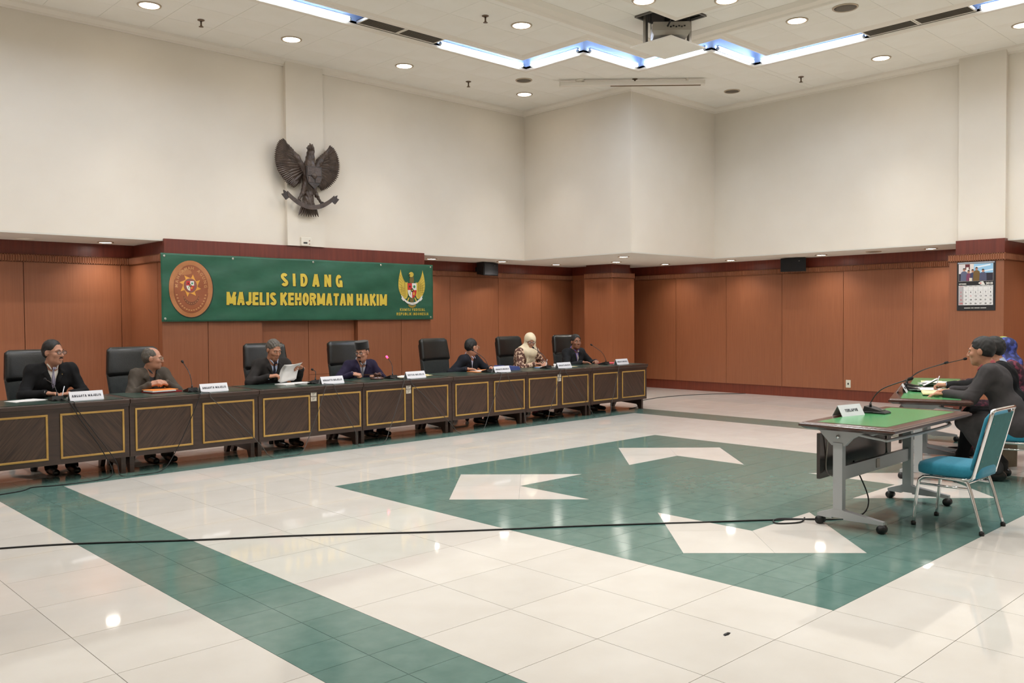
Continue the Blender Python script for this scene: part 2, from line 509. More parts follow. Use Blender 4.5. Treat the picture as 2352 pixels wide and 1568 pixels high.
ZB, ZP, ZF = 0.19, 2.345, 2.452      # plinth top, panel top, ribbed trim top
G = 0.004
wall_left = struct(MB().box(X0, XR+.3, YL+.022, YL+.2, 0, ZS).build('wall_left', M_BASE))
wall_right = struct(MB().box(XR+.022, XR+.2, Y0, YL+.3, 0, ZS).build('wall_right', M_BASE))
xs = [-1.7, -.44, .83, 2.09, 3.348, 4.608, 5.9, 9.4, 10.716, 11.976, 13.209, 14.45]
for a, b in zip(xs[:-1], xs[1:]):
    if a == 5.9: continue
    MB().box(a+G, b-G, YL-.012, YL+.022, ZB, ZP).build('panel', M_WOOD, wall_left)
ys = [12.34, 11.105, 9.869, 8.631, 7.404, 6.163, 4.93, 3.69, 2.46, 1.22, 0.0, -1.24]
for b, a in zip(ys[:-1], ys[1:]):
    MB().box(XR-.012, XR+.022, a+G, b-G, ZB, ZP).build('panel', M_WOOD, wall_right)
mb = MB(); flutes_x(mb, X0, XR, YL-.012, ZP, ZF); mb.build('ribbed_trim', M_WOOD, wall_left)
mb = MB(); flutes_y(mb, Y0, YL, XR-.012, ZP, ZF); mb.build('ribbed_trim', M_WOOD, wall_right)
MB().box(X0, XR, YL-.0, YL+.03, ZF, ZS).build('cornice', M_WOODR, wall_left)
MB().box(XR-.0, XR+.03, Y0, YL, ZF, ZS).build('cornice', M_WOODR, wall_right)
struct(MB().box(X0, XR, YL+.008, YL+.03, 0, ZB).build('baseboard_left', M_BASE))
struct(MB().box(XR+.008, XR+.03, Y0, YL, 0, ZB).build('baseboard_right', M_BASE))

# pier behind the banner
PX0, PX1, PY = 4.74, 9.36, 11.87
pier = struct(MB().box(PX0+.03, PX1-.03, PY+.12, YL, 0, ZP).build('wall_pier_banner', M_BASE))
for a, b, z0, z1, dy in ((PX0, 5.386, ZB, ZP, 0), (5.386, 6.213, ZB, ZP, 0), (6.213, 7.034, ZB, ZP, .09), (7.034, 7.873, .692, ZP, .09),
                     (7.034, 7.873, ZB, .692, .09), (7.873, 8.732, ZB, ZP, 0), (8.732, PX1, ZB, ZP, 0)):
    MB().box(a+G, b-G, PY+dy, PY+.125, z0+G/2, z1-G/2).build('panel', M_WOOD, pier)
MB().box(PX0, PX0+.031, PY+.126, YL, ZB, ZP).build('panel', M_WOOD, pier)
MB().box(PX1-.031, PX1, PY+.126, YL, ZB, ZP).build('panel', M_WOOD, pier)
MB().box(PX0+.05, PX1-.05, PY+.03, YL, 0, ZB).build('plinth', M_BASE, pier)
mb = MB(); mb.box(PX0-.01, PX1+.01, PY-.008, YL, ZP, ZF-.001); flutes_x(mb, PX0-.012, PX1+.012, PY-.01, ZP, ZF)
flutes_y(mb, PY, YL, PX0-.012, ZP, ZF); mb.build('ribbed_trim', M_WOOD, pier)
for a, b in ((PX0+.06, 5.9), (5.9, 7.05), (7.05, 8.2), (8.2, PX1-.1)):
    MB().box(a+.001, b-.001, PY+.03, YL, ZF, ZS+.03).build('cornice', M_WOODR, pier)
# pier on the window side carrying the calendar
RX, RY0, RY1 = 14.04, 4.328, 5.091
pier2 = struct(MB().box(RX+.02, XR, RY0+.02, RY1-.02, ZB, ZP).build('wall_pier_calendar', M_BASE))
MB().box(RX, RX+.021, RY0, RY1, ZB, ZP).build('panel', M_WOOD, pier2)
MB().box(RX+.022, XR, RY0, RY0+.021, ZB, ZP).build('panel', M_WOOD, pier2)
MB().box(RX+.022, XR, RY1-.021, RY1, ZB, ZP).build('panel', M_WOOD, pier2)
MB().box(RX+.05, XR, RY0+.05, RY1-.05, 0, ZB).build('plinth', M_BASE, pier2)
mb = MB(); mb.box(RX-.01, XR, RY0-.01, RY1+.01, ZP, ZF-.001); flutes_y(mb, RY0-.012, RY1+.012, RX-.012, ZP, ZF)
flutes_x(mb, RX, XR, RY0-.012, ZP, ZF); mb.build('ribbed_trim', M_WOOD, pier2)
MB().box(RX+.02, XR, RY0-.0+.0, RY1-.085, ZF, ZS+.03).build('cornice', M_WOODR, pier2)
# clad column in the far corner
CX0, CX1, CY0, CY1 = 13.80, 14.52, 11.55, 12.30
colm = struct(MB().box(CX0+.02, CX1-.02, CY0+.02, CY1, ZB, ZP).build('wall_column_corner', M_BASE))
MB().box(CX0, CX0+.021, CY0, CY1, ZB, ZP).build('panel', M_WOOD, colm)
MB().box(CX0+.022, CX1, CY0, CY0+.021, ZB, ZP).build('panel', M_WOOD, colm)
MB().box(CX1-.021, CX1, CY0+.022, CY1, ZB, ZP).build('panel', M_WOOD, colm)
MB().box(CX0+.05, CX1-.05, CY0+.05, CY1, 0, ZB).build('plinth', M_BASE, colm)
mb = MB(); mb.box(CX0-.01, CX1+.01, CY0-.01, CY1, ZP, ZF-.001); flutes_y(mb, CY0-.012, CY1, CX0-.012, ZP, ZF)
flutes_x(mb, CX0, CX1, CY0-.012, ZP, ZF); mb.build('ribbed_trim', M_WOOD, colm)
MB().box(CX0+.06, CX1-.06, CY0+.06, CY1, ZF, ZS).build('cornice', M_WOODR, colm)
blk = struct(MB().box(14.19, XR, CY1, YL, 0, ZF).build('wall_corner_return', M_WOOD))
MB().box(14.19, XR, CY1, YL, ZF, ZS).build('cornice', M_WOODR, blk)

# ------------------------------------------------------------------ white bulkhead walls, soffit, plain walls behind the photographer
def soffit(name, x0, x1, y0, y1):
    return struct(MB().box(x0, x1, y0, y1, ZS, ZS+.02).build(name, M_SOFF))
wl = struct(MB().box(X0, NX, WY, YL+.2, ZS+.02, ZC+.6).build('wall_left_upper', M_WHITE))
wn = struct(MB().box(NX, XR+.2, NY, YL+.2, ZS+.02, ZC+.6).build('wall_corner_upper', M_WHITE))
wr = struct(MB().box(WX, XR+.2, Y0, NY, ZS+.02, ZC+.6).build('wall_right_upper', M_WHITE))
soffit('ceiling_soffit_left', X0, NX, WY, YL+.05); soffit('ceiling_soffit_corner', NX, XR+.05, NY, YL+.05); soffit('ceiling_soffit_right', WX, XR+.05, Y0, NY)
struct(MB().box(6.65, 7.286, 11.868, WY, ZS+.031, ZC).build('wall_pilaster_left', M_WHITE))
struct(MB().box(14.115, WX, 4.34, 4.994, ZS+.031, ZC).build('wall_pilaster_right', M_WHITE))
struct(MB().box(X0-.2, X0, Y0, YL, 0, ZC+.6).build('wall_back_left', M_WHITE))
struct(MB().box(X0, XR, Y0-.2, Y0, 0, ZC+.6).build('wall_back_right', M_WHITE))
crown = [(0, -.10), (-.025, -.10), (-.03, -.07), (-.075, -.03), (-.085, 0), (-.085, .02), (0, .02)]
mb = MB(); mb.sweep(crown, [(X0, WY), (NX, WY), (NX, NY), (WX, NY), (WX, Y0)], ZC)
struct(mb.build('trim_crown', M_MOULD))

# ------------------------------------------------------------------ ceiling
def solid(mb, x0, x1, y0, y1, z0, z1): mb.box(x0, x1, y0, y1, z0, z1)
SO = [(X0, 9.85), (9.71, 9.85), (9.71, 8.65), (11.01, 8.65), (11.01, 7.31), (12.19, 7.31), (12.19, Y0)]     # slot, outer edge
SI = [(X0, 9.555), (9.34, 9.555), (9.34, 8.25), (10.66, 8.25), (10.66, 6.94), (11.885, 6.94), (11.885, Y0)]  # slot, inner edge
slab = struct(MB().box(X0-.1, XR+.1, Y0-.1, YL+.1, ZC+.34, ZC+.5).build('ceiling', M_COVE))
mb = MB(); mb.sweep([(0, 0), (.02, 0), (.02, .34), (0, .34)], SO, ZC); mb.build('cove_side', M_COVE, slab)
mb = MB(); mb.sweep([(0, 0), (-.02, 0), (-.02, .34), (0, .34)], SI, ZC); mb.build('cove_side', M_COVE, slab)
edge_o = [(0, .03), (0, -.004), (.03, -.022), (.10, -.022), (.13, -.004), (.13, .03)]
mb = MB(); mb.sweep(edge_o, SO, ZC); mb.build('cove_moulding', M_MOULD, slab)
edge_i = [(0, .03), (0, -.004), (-.03, -.008), (-.07, .004), (-.10, -.012), (-.15, -.012), (-.19, .004), (-.19, .03)]
mb = MB(); mb.sweep(edge_i, SI, ZC); mb.build('cove_moulding', M_MOULD, slab)
# stepped band and the lowered tray in the middle of the room
ST = [(X0, 7.91), (10.43, 7.91), (10.43, Y0)]
mb = MB(); mb.sweep([(.02, .03), (.02, -.01), (-.03, -.05), (-.06, -.05), (-.08, -.03), (-.20, -.03), (-.22, -.05), (-.26, -.05), (-.31, -.005), (-.31, .03)], ST, ZC)
mb.build('step_moulding', M_MOULD, slab)
TZ = 5.25
TRX, TRY = 9.14, 6.60
tray = MB().box(X0+3, TRX-.07, Y0+4, TRY-.07, TZ, TZ+.15).build('lowered_tray', M_CEIL, slab)
mb = MB(); mb.sweep([(-.01, .0), (-.09, -.002), (-.12, .01), (-.12, .15), (0, .15), (.0, .03)], [(X0+3, TRY), (TRX, TRY), (TRX, Y0+4)], TZ)
mb.build('tray_moulding', M_MOULD, slab)
# square acoustic panels
PIT = 0.644
def rect_tiles(x0, x1, y0, y1, ox, oy):
    i0 = math.floor((x0-ox)/PIT); j0 = math.floor((y0-oy)/PIT)
    out = []
    i = i0
    while ox+i*PIT < x1-1e-4:
        j = j0
        while oy+j*PIT < y1-1e-4:
            a, b = max(x0, ox+i*PIT), min(x1, ox+(i+1)*PIT); c, d = max(y0, oy+j*PIT), min(y1, oy+(j+1)*PIT)
            if b-a > .02 and d-c > .02: out.append((a, b, c, d))
            j += 1
        i += 1
    return out
HX0, HX1, HY0, HY1 = 9.05, 9.72, 6.52, 7.19      # hatch of the projector lift
ct = []
for r in ((X0, NX, 9.85, WY), (9.71, NX, 8.65, 9.85), (NX, WX, 8.65, NY), (11.01, WX, 7.31, 8.65), (12.19, WX, Y0, 7.31)):
    ct += rect_tiles(*r, 5.91, 9.35)
for r in ((X0, 9.34, 7.91, 9.555), (9.34, 10.43, 7.91, 8.25), (10.43, 10.66, Y0, 8.25), (10.66, 11.885, Y0, 6.94)):
    ct += rect_tiles(*r, 7.87, 8.72)
for r in ((X0, HX0, HY0, 7.91), (HX0, HX1, HY1, 7.91), (HX1, 10.43, HY0, 7.91), (TRX-.3, 10.43, Y0, HY0)):
    ct += rect_tiles(*r, HX0, HY0)
vis = [c for c in ct if any(in_view((c[a], c[b], ZC), 5) for a in (0, 1) for b in (2, 3))]
vis.sort(key=lambda c: ((c[0]+c[1])/2)**2+((c[2]+c[3])/2)**2)
keep = set(id(c) for c in vis[:290])
cache = {}
rest = MB()
for c in ct:
    w, d = round(c[1]-c[0], 3), round(c[3]-c[2], 3)
    if id(c) in keep:
        if (w, d) not in cache:
            o = MB().box(-w/2+.0016, w/2-.0016, -d/2+.0016, d/2-.0016, 0, .02).build('ceiling_tile', M_CEIL, slab)
            cache[(w, d)] = o.data; o.location = ((c[0]+c[1])/2, (c[2]+c[3])/2, ZC)
        else:
            link_mesh('ceiling_tile', cache[(w, d)], slab, ((c[0]+c[1])/2, (c[2]+c[3])/2, ZC))
    else:
        rest.box(c[0], c[1], c[2], c[3], ZC, ZC+.02)
if rest.v: rest.build('distant_ceiling_tile', M_CEIL, slab, kind='stuff')
back = MB()
for r in ((X0, NX, 9.87, WY), (9.73, NX, 8.67, 9.87), (NX, WX, 8.67, NY), (11.03, WX, 7.33, 8.67), (12.21, WX, Y0, 7.33),
          (X0, 9.32, 7.19, 9.535), (9.32, 10.43, 7.19, 8.23), (9.72, 10.64, Y0, 7.19), (10.64, 11.865, Y0, 6.92), (X0, HX0, Y0, 7.19), (HX0, HX1, Y0, HY0)):
    back.box(r[0], r[1], r[2], r[3], ZC+.016, ZC+.03)
back.build('panel_backing', mat('ceiling_joint', (176, 164, 144), 0.9), slab)
# ------------------------------------------------------------------ lamps
M_TRIM = mat('lamp_trim', (190, 172, 150), 0.35, metal=0.3)
M_DIFF = mat('lamp_diffuser', (255, 250, 240), 0.4, emit=(255, 240, 220), estr=20.0)
M_DIFF2 = mat('lamp_diffuser_small', (255, 252, 246), 0.4, emit=(255, 248, 238), estr=30.0)
M_TUBE = mat('tube_glass', (255, 255, 255), 0.4, emit=(214, 232, 255), estr=P_TUBE)
M_CAPM = mat('tube_cap', (200, 205, 210), 0.4, metal=0.6)
def downlight(x, y, z, r, m, power, color, label, cat='ceiling light', group=None, spread=1.25):
    t = thing('downlight', label, cat, (x, y, z), 0, group)
    MB().lathe([(r*1.0, -.001), (r*1.0, -.008), (r*1.10, -.014), (r*1.22, -.010), (r*1.25, -.001)], 28).build('trim_ring', M_TRIM, t)
    MB().lathe([(.001, -.004), (r*.8, -.005), (r*1.0, -.007), (r*1.0, -.0005)], 28).build('diffuser', m, t)
    li = bpy.data.lights.new('downlight_lamp', 'AREA'); li.shape = 'DISK'; li.size = r*1.9; li.energy = power; li.color = color; li.spread = spread
    lo = bpy.data.objects.new('lamp', li); COL.objects.link(lo); lo.parent = t; lo.location = (0, 0, -.02)
    lo.visible_camera = False
    return t
G1 = 'round downlights in the high ceiling'
for x, y, lab in ((6.26, 10.99, 'bright round ceiling downlight above the wall eagle, nearest the white pilaster top'),
                  (8.19, 10.98, 'bright round ceiling downlight between the eagle and the inner corner'),
                  (10.77, 10.97, 'bright round ceiling downlight closest to the inner corner of the white walls'),
                  (8.22, 8.42, 'bright round ceiling downlight in the inner ceiling field beside a sprinkler'),
                  (10.78, 5.84, 'bright round ceiling downlight beside the large round ceiling speaker'),
                  (13.29, 5.82, 'bright round ceiling downlight above the white wall near the calendar pier'),
                  (13.21, 3.86, 'bright round ceiling downlight cut by the picture edge above the calendar pier')):
    wide = y < 9 and x < 12
    downlight(x, y, ZC, .115, M_DIFF, P_CEIL*(P_WIDE if wide else 1), WARM, lab, group=G1, spread=2.9 if wide else 1.2)
for x, y in ((4.3, 10.98), (1.7, 10.98), (5.6, 8.42), (3.0, 8.42), (.4, 8.42), (10.78, 3.25), (10.78, .65), (10.78, -1.9), (13.25, 1.3), (13.25, -1.3), (-.9, 10.98)):
    wide = y < 9 and x < 12
    downlight(x, y, ZC, .115, M_DIFF, P_CEIL*(P_WIDE if wide else 1), WARM, 'round ceiling downlight of the rows continuing past the picture', group=G1, spread=2.9 if wide else 1.2)
for x, y, lab in ((8.27, 6.42, 'round downlight in the lowered ceiling tray cut by the top edge, over the projector'),
                  (8.976, 5.754, 'round downlight in the lowered ceiling tray cut by the top edge, past the projector')):
    downlight(x, y, TZ-.001, .115, M_DIFF, P_CEIL*P_WIDE, WARM, lab, group='round downlights in the lowered tray', spread=2.9)
for x, y in ((5.7, 5.6), (3.2, 5.6), (8.2, 3.2), (5.7, 3.2), (3.2, 3.2), (8.2, .8), (5.7, .8), (3.0, .8)):
    downlight(x, y, TZ-.001, .115, M_DIFF, P_CEIL*P_WIDE, WARM, 'round downlight of the lowered tray past the picture', group='round downlights in the lowered tray', spread=2.9)
G2 = 'small downlights in the low soffit'
for x, y, lab in ((4.275, 12.6, 'small soffit downlight above the wood wall beside the banner pier'),
                  (9.93, 12.55, 'small soffit downlight just past the right end of the banner'),
                  (11.5, 12.36, 'small soffit downlight just beside the black speaker on the long wall'),
                  (13.05, 12.40, 'small soffit downlight in front of the corner column on the long wall'),
                  (13.40, 11.10, 'small soffit downlight right in front of the corner column'),
                  (12.335, 10.05, 'small soffit downlight nearest the tip of the white corner'),
                  (14.79, 10.95, 'small soffit downlight behind the corner column on the window-side wall'),
                  (14.80, 9.40, 'small soffit downlight between the corner column and the second black speaker'),
                  (14.83, 7.56, 'small soffit downlight just past the second black speaker'),
                  (14.85, 5.67, 'small soffit downlight beside the calendar pier')):
    downlight(x, y, ZS, .085, M_DIFF2, P_SOFFIT, WARM2, lab, group=G2, spread=2.2)
for x, y in ((2.4, 12.6), (.6, 12.6), (14.85, 3.4), (14.85, 1.6), (14.85, -.3)):
    downlight(x, y, ZS, .085, M_DIFF2, P_SOFFIT, WARM2, 'small soffit downlight past the picture edge', group=G2, spread=2.2)
# fluorescent tubes in the zig-zag slot
def cove_tube(p0, p1, side, label):
    p0, p1 = Vector(p0), Vector(p1); d = p1-p0; L = d.length
    t = thing('fluorescent_tube', label, 'tube light', (p0.x, p0.y, ZC+.022), math.atan2(d.y, d.x), 'cove tubes')
    MB().tube([(.02, 0, 0), (L-.02, 0, 0)], .026, 10).build('tube', M_TUBE, t)
    for x in (0, L-.02): MB().tube([(x, 0, 0), (x+.02, 0, 0)], .028, 10).build('end_cap', M_CAPM, t)
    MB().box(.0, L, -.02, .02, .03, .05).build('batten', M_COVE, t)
    return t
o_ = .04
for k, (a, b, lab) in enumerate((((4.0, 9.85-o_), (6.45, 9.85-o_), 'cove tube in the long slot cut by the top edge, left of the air grilles'),
        ((7.95, 9.85-o_), (9.60, 9.85-o_), 'cove tube from the air grille to the first bend of the zig-zag slot'),
        ((9.71-o_, 9.70), (9.71-o_, 8.72), 'short cove tube after the first bend of the zig-zag slot'),
        ((9.80, 8.65-o_), (10.93, 8.65-o_), 'cove tube between the second bend and the projector hatch panel'),
        ((11.01-o_, 8.50), (11.01-o_, 7.40), 'cove tube passing behind the lowered projector hatch panel'),
        ((11.10, 7.31-o_), (12.08, 7.31-o_), 'short cove tube before the last bend of the zig-zag slot'),
        ((12.19-o_, 7.18), (12.19-o_, 5.56), 'cove tube from the last bend to the dark air grilles'),
        ((12.19-o_, 4.05), (12.19-o_, 2.6), 'cove tube beyond the dark air grilles at the top right corner'))):
    cove_tube(a, b, 0, lab)
for a, b in (((1.3, 9.79), (3.8, 9.79)), ((-1.4, 9.79), (1.1, 9.79)), ((12.13, 2.4), (12.13, .2)), ((12.13, 0), (12.13, -2.2))):
    cove_tube(a, b, 0, 'cove tube of the slot continuing past the picture')
# dark air grilles in the slot
M_DARK = mat('grille_dark', (52, 46, 40), 0.7); M_SLAT = mat('grille_slat', (96, 88, 76), 0.5, metal=0.4)
def air_grille(x0, x1, y0, y1, along, label):
    t = thing('air_grille', label, 'vent', ((x0+x1)/2, (y0+y1)/2, ZC+.005), 0, 'air grilles in the slot')
    w, d = (x1-x0)/2, (y1-y0)/2
    MB().box(-w, w, -d, d, .03, .04).build('backing', M_DARK, t)
    mb = MB()
    for q in ((-w, w, -d, -d+.02), (-w, w, d-.02, d), (-w, -w+.02, -d+.02, d-.02), (w-.02, w, -d+.02, d-.02)): mb.box(*q, 0, .03)
    mb.build('frame', M_MOULD, t)
    n = 9
    for k in range(n):
        f = -1+2*(k+.5)/n
        if along == 'x': MB().box(-w+.02, w-.02, f*(d-.02)-.006, f*(d-.02)+.006, .004, .026).build('slat', M_SLAT, t)
        else: MB().box(f*(w-.02)-.006, f*(w-.02)+.006, -d+.02, d-.02, .004, .026).build('slat', M_SLAT, t)
air_grille(6.57, 7.20, 9.565, 9.845, 'x', 'dark louvred air grille in the ceiling slot, next to the long tube')
air_grille(7.21, 7.86, 9.565, 9.845, 'x', 'dark louvred air grille in the ceiling slot, next to the zig-zag')
air_grille(11.895, 12.185, 4.81, 5.50, 'y', 'dark louvred air grille in the slot over the calendar wall, farther one')
air_grille(11.895, 12.185, 4.10, 4.80, 'y', 'dark louvred air grille in the slot over the calendar wall, nearer one')
# ------------------------------------------------------------------ small ceiling fittings
M_SPR = mat('sprinkler_brass', (120, 100, 84), 0.4, metal=0.7)
def sprinkler(x, y, label):
    t = thing('sprinkler', label, 'sprinkler', (x, y, ZC), 0, 'fire sprinklers')
    MB().lathe([(.045, 0), (.045, -.006), (.03, -.014), (.012, -.018)], 16).build('escutcheon', M_SPR, t)
    MB().lathe([(.012, -.015), (.010, -.06), (.014, -.07), (.014, -.085)], 10).build('stem', M_SPR, t)
    MB().lathe([(.004, -.083), (.03, -.086), (.03, -.09), (.002, -.092)], 14).build('deflector', M_SPR, t)
sprinkler(5.0, 11.07, 'brass fire sprinkler alone at the upper left of the ceiling')
sprinkler(7.62, 8.47, 'brass fire sprinkler beside the downlight inside the slot')
sprinkler(9.51, 11.0, 'brass fire sprinkler beside the round speaker grille near the inner corner')
sprinkler(11.43, 9.06, 'brass fire sprinkler above the projection screen case')
sprinkler(13.35, 7.16, 'brass fire sprinkler over the white wall on the calendar side')
M_GR = mat('speaker_grille', (120, 110, 96), 0.6, col2=(90, 82, 72), scale=220, spec=0.3)
def ceiling_speaker(x, y, z, r, label):
    t = thing('ceiling_speaker', label, 'speaker', (x, y, z), 0, 'round ceiling speakers')
    MB().lathe([(r*.9, 0), (r*.92, -.012), (r, -.014), (r*1.06, -.006), (r*1.06, 0)], 24).build('rim', M_TRIM, t)
    MB().lathe([(.001, -.016), (r*.5, -.014), (r*.92, -.006), (r*.92, 0)], 24).build('grille', M_GR, t)
ceiling_speaker(10.13, 10.33, ZC, .13, 'round grey ceiling speaker by the first bend of the slot')
ceiling_speaker(13.30, 8.42, ZC, .13, 'round grey ceiling speaker past the end of the screen case')
ceiling_speaker(10.78, 5.18, ZC, .15, 'largest round grey ceiling speaker at the top of the picture')
ceiling_speaker(14.76, 6.58, ZS, .12, 'dark round speaker in the low soffit near the calendar pier')
t = thing('smoke_detector', 'white smoke detector on the ceiling above the screen case', 'detector', (10.80, 9.70, ZC))
MB().lathe([(.075, 0), (.075, -.02), (.06, -.03)], 20).build('base', M_MOULD, t)
MB().lathe([(.055, -.028), (.05, -.05), (.03, -.062), (.005, -.064)], 20).build('sensor_head', M_MOULD, t)
t = thing('soffit_vent', 'pale round vent in the low soffit at the far left', 'vent', (3.3, 12.7, ZS))
MB().lathe([(.11, 0), (.11, -.006), (.09, -.012)], 22).build('rim', M_MOULD, t)
MB().lathe([(.07, -.004), (.065, -.016), (.002, -.018)], 22).build('disc', M_SOFF, t)
# projection screen case under the ceiling, set across the corner
t = thing('screen_case', 'long slim cream projection screen case hung across the ceiling corner', 'projection screen', (11.39, 9.09, 5.33), math.atan2(8.277-9.914, 12.219-10.558))
MB().box(-1.17, 1.17, -.04, .04, .0, .065, bev=.01).build('housing', M_MOULD, t)
for s in (-1, 1):
    MB().box(s*1.18-.012, s*1.18+.012, -.043, .043, -.004, .069, bev=.005).build('end_cap', M_MOULD, t)
MB().box(-.35, 1.12, -.010, .010, -.012, .002).build('screen_bar', mat('screen_bar', (120, 96, 70), .5), t)
for s in (-.9, .9): MB().box(s-.02, s+.02, -.02, .02, .06, ZC-5.33).build('bracket', M_MOULD, t)
# ------------------------------------------------------------------ projector on its ceiling lift
M_PROJ = mat('projector_body', (176, 168, 156), 0.45); M_BLK = mat('black_plastic', (24, 24, 25), 0.45); M_STEEL = mat('lift_steel', (150, 145, 138), 0.35, metal=0.7)
t = thing('projector_lift', 'ceiling lift with rods and a square hatch panel lowered below the projector', 'projector lift', (9.50, 6.98, ZC))
mb = MB()
for q in ((-.42, -.40, -.44, .22), (.22, .24, -.44, .22), (-.40, .22, -.44, -.42), (-.40, .22, .20, .22)): mb.box(*q, -.012, .33)
mb.build('shaft', mat('shaft_grey', (128, 122, 116), .7), t)
HPZ = -.34
MB().box(-.30, .45, -.27, .39, HPZ, HPZ+.02).build('hatch_panel', M_CEIL, t)
for px, py in ((-.28, .15), (.22, -.18)):
    MB().box(px-.025, px+.025, py-.02, py+.02, HPZ+.02, .30).build('rod', M_STEEL, t)
MB().tube([(-.1, .2, HPZ+.02), (-.1, .2, .3)], .005, 6).build('wire', M_BLK, t)
t = thing('projector', 'grey projector hanging from the ceiling lift behind the hatch panel', 'projector', (9.42, 6.90, 5.16), math.radians(-45))
bm_ = MB(); bm_.loft([[(-.22, -.17, 0), (.22, -.17, 0), (.2, .17, 0), (-.2, .17, 0)], [(-.25, -.2, .05), (.25, -.2, .05), (.22, .19, .05), (-.22, .19, .05)],
                       [(-.23, -.19, .16), (.23, -.19, .16), (.22, .18, .16), (-.22, .18, .16)]], smooth=False)
bm_.build('body', M_PROJ, t)
for k in range(6): MB().box(-.02+k*.035, .0+k*.035, -.206, -.19, .085+.01*(k % 2), .10+.01*(k % 2)).build('socket', M_BLK, t)
MB().tube(spline([(-.05, -.2, .1), (-.03, -.3, .14), (0, -.28, .24), (-.02, -.1, .3)]), .012, 8).build('cable', M_BLK, t)
MB().box(-.06, .06, -.05, .07, .16, .28).build('mount', M_BLK, t)
# ------------------------------------------------------------------ wall fittings
M_SPK = mat('speaker_black', (26, 26, 28), 0.6)
def wall_speaker(loc, rz, label):
    t = thing('wall_speaker', label, 'speaker', loc, rz, 'black wall speakers')
    mb = MB(); mb.loft([[(-.19, 0, -.1), (.19, 0, -.1), (.19, 0, .12), (-.19, 0, .12)], [(-.23, -.2, -.13), (.23, -.2, -.13), (.23, -.2, .12), (-.23, -.2, .12)]], smooth=False)
    mb.build('cabinet', M_SPK, t)
    MB().box(-.215, .215, -.212, -.2, -.115, .105).build('grille', mat('speaker_cloth', (34, 34, 37), .9, bump=.3, bscale=400), t)
    MB().box(-.05, .05, 0, .15, -.04, .04).build('bracket', M_SPK, t)
    MB().box(.1, .12, -.214, -.211, .06, .07).build('badge', M_STEEL, t)
wall_speaker((11.45, 12.86, 2.50), math.radians(10), 'black wall speaker high on the long wood wall')
wall_speaker((15.27, 8.30, 2.50), math.radians(-72), 'black wall speaker high on the window-side wood wall')
t = thing('wall_outlet', 'small pale wall socket low on the wood panelling', 'socket', (XR-.013, 7.306, .304), math.radians(-90))
MB().box(-.045, .045, -.008, 0, -.07, .07, bev=.003).build('plate', mat('outlet_white', (205, 205, 190), .5), t)
MB().box(-.012, .012, -.011, -.007, -.018, .018).build('slot', M_BLK, t)
t = thing('intercom_box', 'small white control box on the white pilaster under the eagle', 'control box', (6.95, 11.868, 2.71))
MB().box(-.085, .085, -.03, 0, -.045, .085, bev=.006).build('case', mat('box_white', (228, 220, 205), .5), t)
MB().box(-.05, .015, -.033, -.029, -.01, .012).build('display', M_BLK, t)
for k in range(2): MB().box(.045, .06, -.033, -.029, -.02+k*.05, -.008+k*.05).build('button', mat('box_button', (150, 60, 50), .5), t)
# ------------------------------------------------------------------ bench of desks
M_DESK = wood('desk_dark', (50, 36, 31), (68, 49, 41), rough=0.34, sc=(1.2, 14, 14), coat=0.2, rnd=.04)
M_VEN = [wood('desk_veneer_a', (42, 29, 24), (80, 58, 46), rough=0.36, sc=(1.0, 9, 24), rot=(0, math.radians(50), 0), contrast=(.3, .72), rnd=.05),
         wood('desk_veneer_b', (42, 29, 24), (80, 58, 46), rough=0.36, sc=(1.0, 9, 24), rot=(0, math.radians(-50), 0), contrast=(.3, .72), rnd=.05)]
M_GOLD = mat('gold_strip', (196, 158, 88), 0.42, metal=0.25, col2=(176, 136, 70), scale=6)
M_TOPG = mat('desk_green_top', (42, 62, 54), 0.28, col2=(50, 70, 62), scale=5)
M_STICK = mat('sticker_paper', (205, 198, 184), 0.7); M_INK = mat('ink', (40, 40, 46), 0.8)
DX = [1.87, 3.285, 4.70, 6.09, 7.525, 8.92, 10.35, 11.77]
DZ = 0.765
DY0, DY1 = 9.065, 9.90
